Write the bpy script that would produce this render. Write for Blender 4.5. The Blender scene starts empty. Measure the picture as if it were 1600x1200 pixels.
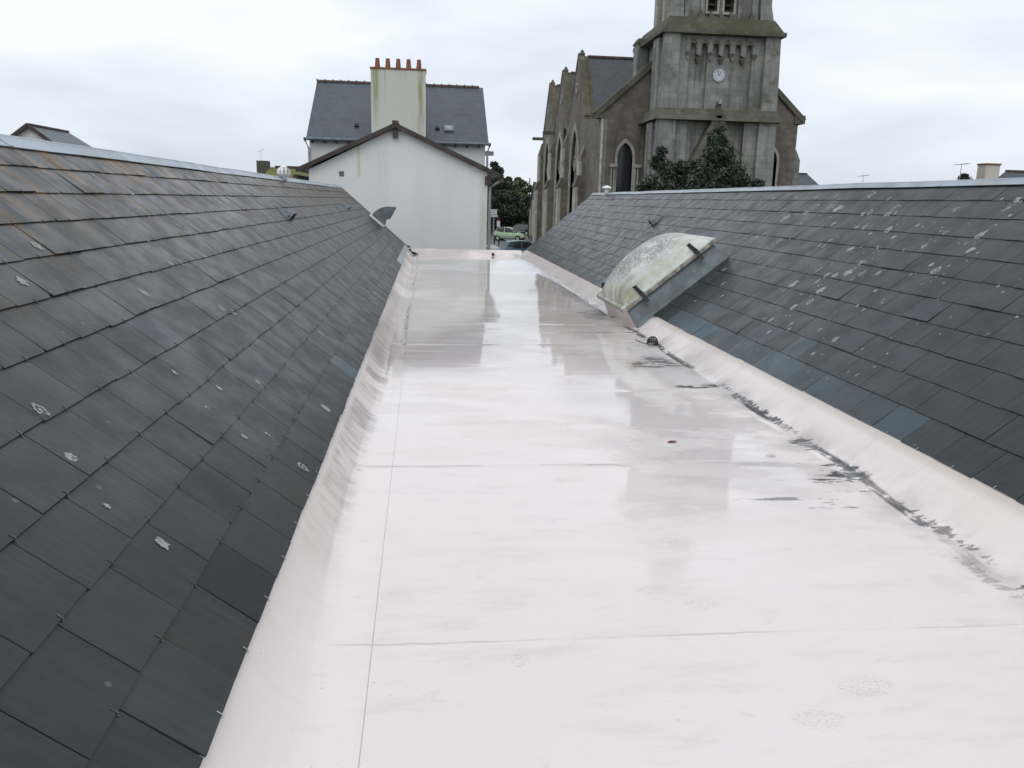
import bpy, bmesh, math, random
from mathutils import Vector, Matrix, noise
from mathutils.geometry import tessellate_polygon
R = math.radians
sc = bpy.context.scene
col = sc.collection

# ------------------------------------------------------------------ camera, sky, sun, exposure
camd = bpy.data.cameras.new("camera"); cam = bpy.data.objects.new("camera", camd); col.objects.link(cam)
CM = [[0.994463701852595, 0.00028079896169989904, 0.10508028763557903],
      [-0.10234572533137443, -0.22407511076338796, 0.9691830050319549],
      [0.0238180226725012, -0.9745718372127928, -0.22280582556938155]]
cam.matrix_world = Matrix([[CM[i][0], -CM[i][1], -CM[i][2], 0] for i in range(3)] + [[0, 0, 0, 1]])
camd.sensor_width = 36; camd.lens = 28.125; camd.clip_start = 0.05; camd.clip_end = 3000
sc.camera = cam
sc.view_settings.view_transform = 'Standard'; sc.view_settings.look = 'None'
sc.view_settings.exposure = 0.10; sc.view_settings.gamma = 1.0

SUN_EL, SUN_ROT = R(48), R(200)
world = bpy.data.worlds.new("World"); sc.world = world; world.use_nodes = True
wt = world.node_tree; wn = wt.nodes; wl = wt.links
bg = wn['Background']; bg.inputs['Strength'].default_value = 0.1
sky = wn.new('ShaderNodeTexSky'); sky.sky_type = 'NISHITA'; sky.sun_disc = False
sky.sun_elevation = SUN_EL; sky.sun_rotation = SUN_ROT
tc = wn.new('ShaderNodeTexCoord')
mp = wn.new('ShaderNodeMapping'); mp.inputs['Scale'].default_value = (1.1, 1.1, 3.6); mp.inputs['Location'].default_value = (0.35, 0.1, 0.2)
wl.new(tc.outputs['Generated'], mp.inputs['Vector'])
nz = wn.new('ShaderNodeTexNoise'); nz.inputs['Scale'].default_value = 2.1; nz.inputs['Detail'].default_value = 4; nz.inputs['Roughness'].default_value = 0.5
nz.inputs['Distortion'].default_value = 0.25
wl.new(mp.outputs['Vector'], nz.inputs['Vector'])
cr = wn.new('ShaderNodeValToRGB')
cr.color_ramp.elements[0].position = 0.33; cr.color_ramp.elements[0].color = (7.2, 7.9, 8.8, 1)
cr.color_ramp.elements[1].position = 0.62; cr.color_ramp.elements[1].color = (9.9, 10.5, 11.4, 1)
wl.new(nz.outputs['Fac'], cr.inputs['Fac'])
# brighter towards the zenith, as an overcast sky is
sx = wn.new('ShaderNodeSeparateXYZ'); wl.new(tc.outputs['Generated'], sx.inputs['Vector'])
mr = wn.new('ShaderNodeMapRange'); mr.inputs['From Min'].default_value = 0.0; mr.inputs['From Max'].default_value = 0.3
mr.inputs['To Min'].default_value = 0.84; mr.inputs['To Max'].default_value = 1.0
wl.new(sx.outputs['Z'], mr.inputs['Value'])
vm = wn.new('ShaderNodeVectorMath'); vm.operation = 'SCALE'
wl.new(cr.outputs['Color'], vm.inputs[0]); wl.new(mr.outputs['Result'], vm.inputs['Scale'])
mx = wn.new('ShaderNodeMix'); mx.data_type = 'RGBA'; mx.inputs['Factor'].default_value = 0.96
wl.new(sky.outputs['Color'], mx.inputs['A']); wl.new(vm.outputs['Vector'], mx.inputs['B'])
wl.new(mx.outputs['Result'], bg.inputs['Color'])

sund = bpy.data.lights.new("sun", 'SUN'); sund.energy = 0.5; sund.angle = R(40); sund.color = (1, 0.97, 0.92)
sun = bpy.data.objects.new("sun", sund); col.objects.link(sun)
az = SUN_ROT
sd = Vector((math.sin(az) * math.cos(SUN_EL), math.cos(az) * math.cos(SUN_EL), math.sin(SUN_EL)))
sun.rotation_euler = sd.to_track_quat('Z', 'Y').to_euler()

# ------------------------------------------------------------------ node helpers and materials
class NT:
    def __init__(s, name):
        s.m = bpy.data.materials.new(name); s.m.use_nodes = True
        s.n = s.m.node_tree.nodes; s.l = s.m.node_tree.links
        s.b = s.n['Principled BSDF']
        s.tc = s.n.new('ShaderNodeTexCoord')
    def put(s, sock, v):
        if isinstance(v, (int, float)): sock.default_value = v
        elif isinstance(v, (tuple, list)):
            sock.default_value = tuple(v) + ((1,) if len(v) == 3 and len(sock.default_value) == 4 else ())
        else: s.l.new(v, sock)
    def mapped(s, scale=(1, 1, 1), rot=(0, 0, 0), loc=(0, 0, 0), src=None):
        m = s.n.new('ShaderNodeMapping'); m.inputs['Scale'].default_value = scale
        m.inputs['Rotation'].default_value = rot; m.inputs['Location'].default_value = loc
        s.l.new(src or s.tc.outputs['Object'], m.inputs['Vector']); return m.outputs['Vector']
    def noise(s, sc_, vec=None, det=4, rough=.55, dist=0):
        t = s.n.new('ShaderNodeTexNoise'); t.inputs['Scale'].default_value = sc_; t.inputs['Detail'].default_value = det
        t.inputs['Roughness'].default_value = rough; t.inputs['Distortion'].default_value = dist
        s.l.new(vec or s.tc.outputs['Object'], t.inputs['Vector']); return t.outputs['Fac']
    def ramp(s, v, a, b, lo=0., hi=1.):
        t = s.n.new('ShaderNodeMapRange'); t.interpolation_type = 'SMOOTHSTEP'
        t.inputs['From Min'].default_value = a; t.inputs['From Max'].default_value = b
        t.inputs['To Min'].default_value = lo; t.inputs['To Max'].default_value = hi
        s.put(t.inputs['Value'], v); return t.outputs['Result']
    def math(s, op, a, b=0., c=None):
        t = s.n.new('ShaderNodeMath'); t.operation = op; s.put(t.inputs[0], a); s.put(t.inputs[1], b)
        if c is not None: s.put(t.inputs[2], c)
        return t.outputs[0]
    def mix(s, f, a, b):
        t = s.n.new('ShaderNodeMix'); t.data_type = 'RGBA'; s.put(t.inputs['Factor'], f)
        s.put(t.inputs['A'], a); s.put(t.inputs['B'], b); return t.outputs['Result']
    def xyz(s, vec=None):
        t = s.n.new('ShaderNodeSeparateXYZ'); s.l.new(vec or s.tc.outputs['Object'], t.inputs[0]); return t.outputs
    def comb(s, x, y, z):
        t = s.n.new('ShaderNodeCombineXYZ'); s.put(t.inputs[0], x); s.put(t.inputs[1], y); s.put(t.inputs[2], z); return t.outputs[0]
    def bump(s, h, strength=.3, dist=.01):
        t = s.n.new('ShaderNodeBump'); t.inputs['Strength'].default_value = strength; t.inputs['Distance'].default_value = dist
        s.put(t.inputs['Height'], h); s.l.new(t.outputs['Normal'], s.b.inputs['Normal']); return t
    def attr(s, name):
        t = s.n.new('ShaderNodeAttribute'); t.attribute_name = name; return t.outputs['Fac']
    def island(s):
        t = s.n.new('ShaderNodeNewGeometry'); return t.outputs['Random Per Island']
    def normal(s):
        t = s.n.new('ShaderNodeNewGeometry'); return t.outputs['Normal']
    def set(s, col_=None, rough=None, metal=None, spec=None, coat=None, coatr=None, alpha=None, ior=None, coatior=None):
        b = s.b.inputs
        for k, v in (('Base Color', col_), ('Roughness', rough), ('Metallic', metal), ('Specular IOR Level', spec),
                     ('Coat Weight', coat), ('Coat Roughness', coatr), ('Alpha', alpha), ('IOR', ior), ('Coat IOR', coatior)):
            if v is not None: s.put(b[k], v)
        return s.m

def simple(name, c, rough=.6, metal=0., var=.25, scale=6., bump=0., streak=False):
    t = NT(name)
    v = t.mapped((1, 1, .15)) if streak else None
    n = t.noise(scale, v)
    f = t.ramp(n, .3, .7)
    m = t.mix(f, tuple(x * (1 - var) for x in c), tuple(min(1, x * (1 + var)) for x in c))
    if bump: t.bump(n, bump, .02)
    return t.set(m, rough, metal)

def mat_slate(name, lichen=True, warm=.0):
    t = NT(name)
    r = t.island()
    x, y, z = t.xyz()
    # per slate tone
    rr = t.n.new('ShaderNodeValToRGB'); e = rr.color_ramp.elements
    e[0].position = 0; e[0].color = (.019, .023, .023, 1); e[1].position = 1; e[1].color = (.030, .038, .046, 1)
    for p, c in ((.3, (.025, .032, .032, 1)), (.5, (.022, .026, .030, 1)), (.7, (.029, .028, .025, 1)), (.85, (.026, .036, .036, 1))):
        q = e.new(p); q.color = c
    t.l.new(r, rr.inputs['Fac'])
    c = rr.outputs['Color']
    st = t.noise(1., t.mapped((38, 2.2, 1)), 3, .6)               # streaks down the slope
    st2 = t.noise(1., t.mapped((9, 5, 1)), 4, .6)
    c = t.mix(t.ramp(st, .40, .75, 0, .4), c, (.05, .054, .055))
    c = t.mix(t.ramp(st2, .50, .72, 0, .55), c, (.016, .017, .019))
    big = t.noise(.9, None, 3)
    c = t.mix(t.ramp(big, .50, .72, 0, .35), c, (.045, .052, .052))
    tone = t.attr('tone')
    c = t.mix(tone, c, (.060, .092, .112))
    c = t.mix(t.ramp(t.math('MULTIPLY', tone, -1.), .2, 1.), c, (.008, .009, .014))
    # rusty brown lichen haze just below the ridge, run down in streaks
    if warm > 0:
        c = t.mix(t.math('MULTIPLY', t.ramp(t.noise(2.4, None, 4, .6), .48, .66), .45), c, (.046, .036, .022))
        m = t.math('MULTIPLY', t.ramp(y, 1.15, 2.6), t.ramp(t.noise(1., t.mapped((7, .9, 1)), 3, .6), .42, .66))
        c = t.mix(t.math('MULTIPLY', m, warm), c, (.19, .10, .025))
        m2 = t.math('MULTIPLY', t.ramp(y, .3, 2.0, .1, 1), t.ramp(t.noise(1.7, None, 3), .52, .7))
        c = t.mix(t.math('MULTIPLY', m2, warm * .5), c, (.06, .060, .03))
    # tiny pale specks
    vor = t.n.new('ShaderNodeTexVoronoi'); vor.inputs['Scale'].default_value = 9
    t.l.new(t.mapped((1, 1, 0)), vor.inputs['Vector'])
    sel = t.n.new('ShaderNodeSeparateColor'); t.l.new(vor.outputs['Color'], sel.inputs[0])
    dots = t.math('MULTIPLY', t.ramp(vor.outputs['Distance'], .12, .05), t.ramp(sel.outputs[0], .78, .85))
    c = t.mix(t.math('MULTIPLY', dots, .55 if lichen else .2), c, (.33, .35, .33))
    ro = t.ramp(t.noise(4, None, 5), .3, .7, .28, .46)
    t.bump(t.math('ADD', t.math('MULTIPLY', st, .5), t.noise(22, None, 5)), .35, .004)
    return t.set(c, ro, spec=.30)

def mat_farslate(name, c=(.055, .066, .078), sx_=4.5, sy=7.):
    t = NT(name)
    x, y, z = t.xyz()
    v = t.comb(t.math('ADD', x, y), t.math('MULTIPLY', z, 1.5), 0.)
    b = t.n.new('ShaderNodeTexBrick'); t.l.new(v, b.inputs['Vector']); b.inputs['Scale'].default_value = 1.
    b.inputs['Brick Width'].default_value = 1 / sx_ * 1.4; b.inputs['Row Height'].default_value = 1 / sy * 1.6
    b.inputs['Mortar Size'].default_value = .012
    b.inputs['Color1'].default_value = tuple(q * .85 for q in c) + (1,); b.inputs['Color2'].default_value = tuple(q * 1.2 for q in c) + (1,)
    b.inputs['Mortar'].default_value = tuple(q * .55 for q in c) + (1,)
    n = t.noise(.7, None, 5)
    cc = t.mix(t.ramp(n, .35, .75, 0, .5), b.outputs['Color'], tuple(q * 1.5 for q in c))
    t.bump(b.outputs['Fac'], -.3, .01)
    return t.set(cc, .42, spec=.5)

def mat_stone(name, c1, c2, mortar, w=.45, h=.24, moss=.6, streak=.5, mcol=(.078, .072, .036), bscale=1.):
    t = NT(name)
    x, y, z = t.xyz()
    v = t.comb(t.math('ADD', x, y), z, 0.)
    b = t.n.new('ShaderNodeTexBrick'); t.l.new(v, b.inputs['Vector']); b.inputs['Scale'].default_value = bscale
    b.inputs['Brick Width'].default_value = w; b.inputs['Row Height'].default_value = h; b.inputs['Mortar Size'].default_value = .014
    b.inputs['Color1'].default_value = c1 + (1,); b.inputs['Color2'].default_value = c2 + (1,); b.inputs['Mortar'].default_value = mortar + (1,)
    c = b.outputs['Color']
    n1 = t.noise(.45, None, 5, .6)
    c = t.mix(t.ramp(n1, .40, .68, 0, .6), c, tuple(q * .5 for q in c1))
    n2 = t.noise(1., t.mapped((2.2, 2.2, .22)), 5, .65)
    c = t.mix(t.math('MULTIPLY', t.ramp(n2, .48, .75), streak), c, tuple(q * .38 for q in c1))
    n3 = t.noise(1.6, None, 5, .7)
    c = t.mix(t.ramp(n3, .5, .8, 0, .5), c, tuple(min(1, q * 1.35) for q in c2))
    # moss and algae: on upward faces and in patches
    nx, ny, nz_ = t.xyz(t.normal())
    up = t.ramp(nz_, .25, .6)
    patch = t.ramp(t.noise(.9, None, 5, .65), .56, .72)
    mm = t.math('MAXIMUM', t.math('MULTIPLY', up, t.ramp(n3, .3, .55)), t.math('MULTIPLY', patch, .55))
    c = t.mix(t.math('MULTIPLY', mm, moss), c, mcol)
    t.bump(t.math('ADD', b.outputs['Fac'], t.math('MULTIPLY', n3, -1.5)), -.5, .03)
    return t.set(c, .88)

def mat_render(name, c, dirt=.5, green=.0):
    t = NT(name)
    n = t.noise(1., t.mapped((1.3, 1.3, .25)), 5, .6)
    cc = t.mix(t.ramp(n, .42, .75, 0, dirt), c, tuple(q * .78 for q in c))
    if green:
        g = t.ramp(t.noise(1., t.mapped((1.7, 1.7, .16)), 5, .65), .44, .62)
        cc = t.mix(t.math('MULTIPLY', g, green), cc, (.34, .33, .16))
    t.bump(t.noise(30, None, 4), .15, .004)
    return t.set(cc, .85)

def mat_foliage(name, c1, c2, c3, rough=.5):
    t = NT(name)
    r = t.island()
    rr = t.n.new('ShaderNodeValToRGB'); e = rr.color_ramp.elements
    e[0].color = c1 + (1,); e[1].color = c3 + (1,); q = e.new(.5); q.color = c2 + (1,)
    t.l.new(r, rr.inputs['Fac'])
    n = t.noise(.5, None, 3)
    cc = t.mix(t.ramp(n, .4, .65, 0, .6), rr.outputs['Color'], c1)
    return t.set(cc, rough, spec=.5)

def mat_membrane():
    t = NT('roof_membrane')
    x, y, z = t.xyz()
    base = (.835, .738, .69)
    c = t.mix(t.ramp(t.noise(.55, t.mapped((1, .6, 1)), 5, .55), .35, .7), base, (.83, .76, .72))
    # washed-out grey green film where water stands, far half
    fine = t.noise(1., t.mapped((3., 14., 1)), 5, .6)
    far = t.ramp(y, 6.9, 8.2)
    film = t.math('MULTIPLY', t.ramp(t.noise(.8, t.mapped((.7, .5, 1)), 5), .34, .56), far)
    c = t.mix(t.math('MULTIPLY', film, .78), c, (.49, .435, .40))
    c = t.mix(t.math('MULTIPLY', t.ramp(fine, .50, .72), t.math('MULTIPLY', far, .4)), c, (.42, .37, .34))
    # faint smudges nearby
    c = t.mix(t.ramp(t.noise(1.8, None, 6, .62), .56, .78, 0, .30), c, (.64, .575, .55))
    c = t.mix(t.ramp(t.noise(1., t.mapped((2.2, 7., 1), loc=(3, 1, 0)), 7, .72), .50, .72, 0, .36), c, (.60, .535, .51))
    c = t.mix(t.ramp(t.noise(6.5, None, 8, .8), .58, .74, 0, .34), c, (.50, .455, .44))
    c = t.mix(t.ramp(t.noise(75, None, 3, .6), .715, .76, 0, .55), c, (.22, .20, .19))
    # scuffed specks in groups
    sp = t.math('MULTIPLY', t.ramp(t.noise(42, t.mapped((1, 1.6, 1)), 3, .7), .66, .72), t.ramp(t.noise(1.9, None, 3), .56, .66))
    c = t.mix(t.math('MULTIPLY', sp, .55), c, (.25, .22, .21))
    # grey tongue painted into the colour as the tower's reflection, broken by noise
    tower_refl = t.math('MULTIPLY', t.ramp(t.math('ABSOLUTE', t.math('SUBTRACT', x, 1.72)), .75, .35), t.math('MULTIPLY', t.ramp(y, 3.5, 4.4), t.ramp(y, 8.5, 6.)))
    tower_refl = t.math('MULTIPLY', tower_refl, t.ramp(t.noise(1.3, None, 5, .6), .36, .56))
    c = t.mix(t.math('MULTIPLY', tower_refl, .6), c, (.60, .545, .525))
    # brown run-off stains on the left upstand
    lu = t.math('MULTIPLY', t.math('MULTIPLY', t.math('MULTIPLY', t.ramp(x, -.2, -.22), t.ramp(z, -1.5955, -1.590)), t.ramp(z, -1.43, -1.47)), t.math('MULTIPLY', t.ramp(y, 3., 4.4), t.ramp(y, 12.5, 8.)))
    lu = t.math('MULTIPLY', lu, t.ramp(t.math('ADD', t.math('MULTIPLY', t.noise(1., t.mapped((1.2, 2.6, 1), (0, 0, .35)), 6, .7), .7), t.math('MULTIPLY', t.noise(1., t.mapped((3, 16., 3), (0, 0, .35)), 3, .6), .3)), .42, .60))
    c = t.mix(t.math('MULTIPLY', lu, .85), c, (.43, .36, .325))
    # black algae and silt along the right crease
    cx_ = t.math('ADD', t.math('SUBTRACT', x, t.math('MULTIPLY_ADD', t.noise(1.4, t.mapped((0, 1, 0)), 4), .10, 2.585)), t.ramp(y, 4.6, 3.0, 0, .09))
    lowf = t.ramp(t.noise(.75, t.mapped((.0, 1, .0), loc=(0, .35, 0)), 3, .6), .42, .52)
    rim = t.math('MULTIPLY', t.math('MULTIPLY', t.ramp(t.math('ABSOLUTE', cx_), .042, .018), lowf), t.ramp(y, 2.9, 3.6))
    rim = t.math('MULTIPLY', rim, t.ramp(t.noise(1., t.mapped((14, 5, 1), (0, 0, .2)), 8, .72), .40, .47))
    halo = t.math('MULTIPLY', t.ramp(cx_, -.75, -.05), t.ramp(x, 2.80, 2.68))
    pat = t.noise(1., t.mapped((3.2, 9., 1), (0, 0, .25)), 6, .72, .5)
    pm = t.math('MULTIPLY', t.ramp(pat, .605, .66), t.math('MULTIPLY', halo, t.ramp(t.noise(.62, None, 2), .46, .6)))
    pm = t.math('MULTIPLY', pm, t.ramp(y, 3.2, 4.2))
    haze_ = t.math('MULTIPLY', t.math('MULTIPLY', halo, t.ramp(t.noise(1., t.mapped((2., 3.5, 1)), 5, .6), .45, .75)), .4)
    c = t.mix(haze_, c, (.40, .36, .33))
    dk = t.math('MULTIPLY', t.math('MINIMUM', t.math('ADD', rim, pm), 1.), .9)
    soft = t.math('MULTIPLY', t.math('MULTIPLY', t.ramp(t.math('ABSOLUTE', cx_), .20, .0), t.ramp(t.noise(1., t.mapped((2.5, 2.5, 1)), 6, .65), .40, .66)), .5)
    c = t.mix(soft, c, (.28, .25, .23))
    foot = t.ramp(z, -1.560, -1.580)
    c = t.mix(t.math('MULTIPLY', dk, foot), c, (.04, .038, .036))
    SPOTS = [(2.30, 7.85, .34, .16, .8), (2.42, 8.1, .16, .34, .8), (2.45, 6.86, .30, .085, 1.), (2.655, 6.0, .04, .9, 1.), (2.60, 5.1, .09, .22, .9), (2.57, 4.48, .17, .17, 1.), (2.40, 4.36, .16, .05, .9),
             (1.98, 4.07, .26, .03, .8), (2.15, 3.93, .25, .02, .6), (2.62, 3.55, .05, .42, .75), (2.50, 3.1, .05, .25, .4), (2.62, 2.83, .10, .16, .9), (2.30, 9.9, .5, .05, .8), (2.45, 11.5, .25, .7, .6), (2.55, 14.5, .2, 2.2, .45)]
    spn = t.noise(1., t.mapped((7, 20, 1), (0, 0, .3)), 9, .70)
    spots = 0.
    for k, (px_, py_, ra, rb_, st_) in enumerate(SPOTS):
        u = t.math('DIVIDE', t.math('SUBTRACT', x, px_), ra); v = t.math('DIVIDE', t.math('SUBTRACT', y, py_), rb_)
        d2 = t.math('ADD', t.math('MULTIPLY', u, u), t.math('MULTIPLY', v, v))
        m = t.math('MULTIPLY', t.ramp(t.math('MULTIPLY_ADD', d2, .13, t.math('MULTIPLY', spn, -1.)), -.42, -.47), t.math('MULTIPLY', t.ramp(d2, 1.3, .9), st_))
        spots = m if k == 0 else t.math('MAXIMUM', spots, m)
    c = t.mix(t.math('MULTIPLY', spots, t.math('MULTIPLY', foot, .95)), c, (.042, .04, .038))
    # scuffs and foot marks
    SC = [(.80, 4.42, .07, .05), (.556, 5.72, .06, .05), (.95, 3.05, .09, .05), (1.12, 2.92, .08, .06), (1.18, 3.55, .05, .05), (1.5, 2.32, .12, .07), (.33, 2.55, .04, .05), (1.25, 2.15, .1, .06)]
    scm = 0.
    for k, (px_, py_, ra, rb_) in enumerate(SC):
        u = t.math('DIVIDE', t.math('SUBTRACT', x, px_), ra); v = t.math('DIVIDE', t.math('SUBTRACT', y, py_), rb_)
        m = t.ramp(t.math('ADD', t.math('MULTIPLY', u, u), t.math('MULTIPLY', v, v)), 1.1, .5)
        scm = m if k == 0 else t.math('MAXIMUM', scm, m)
    c = t.mix(t.math('MULTIPLY', scm, t.ramp(t.noise(70, t.mapped((1, 1.7, 1)), 4, .8), .5, .66, 0, .5)), c, (.30, .26, .24))
    # grime on the upstand under the slates on the right
    ed = t.ramp(z, -1.455, -1.40)
    c = t.mix(t.math('MULTIPLY', ed, t.math('MULTIPLY', t.ramp(x, 1.5, 2.), .6)), c, (.50, .42, .37))
    # dirt held in the lap joints
    jn = t.noise(1., t.mapped((3., .2, 1)), 3)
    wob = t.math('MULTIPLY', t.math('SUBTRACT', t.noise(2.6, None, 5, .6), .5), .045)
    tot = 0.
    for k, yj in enumerate(JOINTS):
        d = t.math('ABSOLUTE', t.math('SUBTRACT', t.math('ADD', y, wob), yj))
        m = t.math('MULTIPLY', t.ramp(d, .006 + .0007 * yj, .002), .36 if k % 2 else .42)
        tot = m if k == 0 else t.math('MAXIMUM', tot, m)
    tot = t.math('MULTIPLY', tot, t.ramp(jn, .40, .66, .10, .85))
    tot = t.math('MULTIPLY', tot, t.ramp(x, -.4, -.25))
    # long seam near the left crease
    d = t.math('ABSOLUTE', t.math('ADD', t.math('SUBTRACT', x, -.185), t.math('MULTIPLY', y, .006)))
    sm = t.math('MULTIPLY', t.math('MULTIPLY', t.ramp(d, .0030, .0008), .5), t.ramp(y, 12., 7.))
    c = t.mix(t.math('MAXIMUM', tot, sm), c, (.16, .15, .14))
    # wetness
    wn_ = t.math('ADD', y, t.math('MULTIPLY', t.math('SUBTRACT', t.noise(1., t.mapped((1.3, 5., 1)), 5, .65), .5), 5.))
    wet = t.ramp(wn_, 7.0, 7.6)
    wetz = t.math('MULTIPLY', wet, t.ramp(z, -1.56, -1.59))
    dry = t.ramp(t.noise(1., t.mapped((1.0, 2.2, 1), loc=(.4, .2, 0)), 7, .62), .50, .56)
    nearw = t.math('MULTIPLY', t.math('SUBTRACT', 1., dry), t.math('MULTIPLY', t.ramp(y, 2.4, 3.6), t.ramp(z, -1.56, -1.59)))
    wetz = t.math('MAXIMUM', wetz, nearw)
    coatr = t.math('MULTIPLY_ADD', wetz, -.155, .19)
    coatw = t.math('MULTIPLY_ADD', wetz, .65, .35)
    rip = t.noise(1., t.mapped((.8, 6.5, 1)), 4, .6)
    rip2 = t.ramp(t.noise(1., t.mapped((.35, 3.2, 1), loc=(.3, 1.3, 0)), 2, .5, .4), .47, .53)
    jag = t.noise(1., t.mapped((9, 34, 1)), 4, .7)
    wr = t.math('ABSOLUTE', t.math('SUBTRACT', t.noise(1., t.mapped((.22, 1.9, 1), (0, 0, .05), (.3, .4, 0)), 3, .5, .3), .5))
    wr = t.math('MULTIPLY', t.ramp(wr, .02, .0), t.math('MULTIPLY', t.ramp(y, 7., 8.), t.ramp(y, 13, 11)))
    flatm = t.ramp(z, -1.565, -1.592)
    h = t.math('ADD', t.math('MULTIPLY', rip, .35), t.math('MULTIPLY', rip2, .03))
    h = t.math('ADD', h, t.math('ADD', t.math('MULTIPLY', jag, .26), t.math('MULTIPLY', wr, .9)))
    bp = t.bump(t.math('MULTIPLY', h, t.math('MULTIPLY_ADD', flatm, .9, .1)), .026, .02)
    t.l.new(bp.outputs['Normal'], t.b.inputs['Coat Normal'])
    t.b.inputs['Coat Tint'].default_value = (1, 1, 1, 1)
    return t.set(c, .75, coat=coatw, coatr=coatr, coatior=1.36, spec=.3)

def mat_grime_dome():
    t = NT('dome_plastic')
    x, y, z = t.xyz()
    n = t.noise(1., t.mapped((5, 3, 2)), 5, .65)
    c = t.mix(t.ramp(n, .4, .65), (.66, .67, .63), (.50, .50, .41))
    low = t.ramp(y, .75, .0)
    g = t.math('MULTIPLY', low, t.ramp(t.noise(1., t.mapped((7, 2.5, 3)), 5, .6), .40, .62))
    c = t.mix(t.math('MULTIPLY', g, .7), c, (.19, .19, .07))
    top = t.math('MULTIPLY', t.math('MULTIPLY', t.ramp(z, .42, .60), t.ramp(t.noise(3.2, None, 4, .6), .34, .50)), t.ramp(t.noise(30, None, 5, .75), .36, .56))
    c = t.mix(t.math('MULTIPLY', top, .8), c, (.11, .12, .12))
    ed = t.math('MULTIPLY', t.math('MULTIPLY', t.ramp(t.noise(11, t.mapped((1.6, .7, 1)), 7, .8), .54, .66), t.ramp(t.noise(2.4, None, 3), .44, .6)), .8)
    c = t.mix(ed, c, (.16, .16, .12))
    return t.set(c, .42, spec=.4)

JOINTS = [2.68, 4.72, 6.76, 8.95, 10.5]
M = {}
M['slate_l'] = mat_slate('wet_slate', False, .75)
M['slate_r'] = mat_slate('lichened_slate', True, .0)
M['far_slate'] = mat_farslate('house_slate')
M['far_slate2'] = mat_farslate('church_slate', (.06, .066, .072))
M['rubble'] = mat_stone('rubble_stone', (.145, .128, .096), (.215, .19, .145), (.16, .142, .112), .5, .26, .75, .7)
M['ashlar'] = mat_stone('granite_ashlar', (.235, .235, .215), (.315, .31, .285), (.20, .195, .175), .8, .40, .85, .95)
M['quoin'] = mat_stone('pale_dressed_stone', (.38, .36, .31), (.47, .45, .40), (.30, .28, .24), .6, .4, .5, .4)
M['moulding_stone'] = simple('red_brown_stone', (.16, .11, .085), .9, 0, .3, 6)
M['moss_stone'] = mat_stone('mossy_stone', (.11, .105, .08), (.16, .15, .115), (.09, .085, .06), .6, .3, .75, .7, (.062, .060, .024))
M['white'] = mat_render('white_render', (.68, .68, .66), .3)
t = NT('gable_render'); x, y, z = t.xyz()
cc = t.mix(t.ramp(t.noise(1., t.mapped((1.1, 1.1, .22)), 6, .65), .42, .78, 0, .35), (.76, .76, .74), (.60, .60, .57))
def _streak(cx_, w, z0, z1, colr, st):
    global cc
    m = t.math('MULTIPLY', t.ramp(t.math('ABSOLUTE', t.math('SUBTRACT', t.math('ADD', x, t.math('MULTIPLY', t.noise(2.5, None, 3), .08)), cx_ + .04)), w, w * .3), t.math('MULTIPLY', t.ramp(z, z0, z0 + .15), t.ramp(z, z1, z1 - .5)))
    cc = t.mix(t.math('MULTIPLY', m, t.math('MULTIPLY', t.ramp(t.noise(1., t.mapped((12, 12, 1.2)), 4, .7), .3, .6), st)), cc, colr)
_streak(-1.38, .07, 5.0, 6.4, (.50, .42, .22), .6); _streak(2.78, .16, .3, 5.2, (.40, .42, .28), .5); _streak(-.6, .35, 4.0, 7.2, (.6, .6, .56), .3); _streak(-.1, .3, .2, 3.0, (.48, .48, .45), .4)
t.bump(t.noise(30, None, 4), .15, .004)
M['gable'] = t.set(cc, .85)
t = NT('chimney_render'); x, y, z = t.xyz()
cc = t.mix(t.ramp(t.noise(1., t.mapped((1.5, 1.5, .3)), 6, .65), .40, .75, 0, .5), (.62, .61, .54), (.47, .46, .38))
def _str2(cx_, w, z0, colr, st):
    global cc
    u = t.math('ADD', x, t.math('MULTIPLY', t.noise(1., t.mapped((3, 3, .8)), 4, .6), .25))
    m = t.math('MULTIPLY', t.ramp(t.math('ABSOLUTE', t.math('SUBTRACT', u, cx_ + .125)), w, w * .1), t.ramp(z, z0, z0 + 1.8))
    cc = t.mix(t.math('MULTIPLY', m, t.math('MULTIPLY', t.ramp(t.noise(1., t.mapped((9, 9, .7)), 5, .7), .28, .62), st)), cc, colr)
_str2(-.95, .22, 7.2, (.27, .27, .10), .9); _str2(1.0, .20, 6.5, (.28, .28, .11), .85); _str2(-.55, .07, 8.2, (.12, .13, .12), .7); _str2(.35, .08, 8.8, (.26, .26, .14), .5)
t.bump(t.noise(30, None, 4), .15, .004)
M['white2'] = t.set(cc, .85)
M['cream'] = mat_render('cream_render', (.60, .55, .46), .5)
M['terracotta'] = simple('terracotta', (.24, .095, .055), .8, 0, .4, 12)
M['redridge'] = simple('ridge_tile_clay', (.11, .065, .055), .8, 0, .4, 5)
M['brown'] = simple('brown_painted_wood', (.055, .038, .034), .6, 0, .3, 4)
M['zinc'] = simple('weathered_zinc', (.36, .40, .43), .42, .35, .15, 2.5, .05)
M['zinc_dk'] = simple('aged_zinc', (.13, .155, .165), .5, .3, .25, 6, .05)
M['steel'] = simple('shaded_hook', (.16, .16, .16), .35, .8, .2, 20)  # hook steel darkened in its colour for the shadow ticks at the slate feet
M['hook_light'] = simple('bright_hook', (.5, .5, .5), .4, .5, .2, 20)
M['white_metal'] = simple('white_enamel', (.75, .76, .76), .45, 0, .1, 8)
M['black'] = simple('black_metal', (.018, .018, .02), .5, .2, .3, 15)
M['glass_dk'] = simple('dark_glass', (.02, .022, .026), .12, 0, .2, 3)
M['louvre'] = simple('dark_louvre', (.045, .04, .038), .8, 0, .3, 5)
M['pvc'] = simple('grey_pvc', (.28, .28, .27), .5, 0, .15, 3)
M['lightpipe'] = simple('pale_pipe', (.42, .40, .35), .6, 0, .2, 3)
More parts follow.
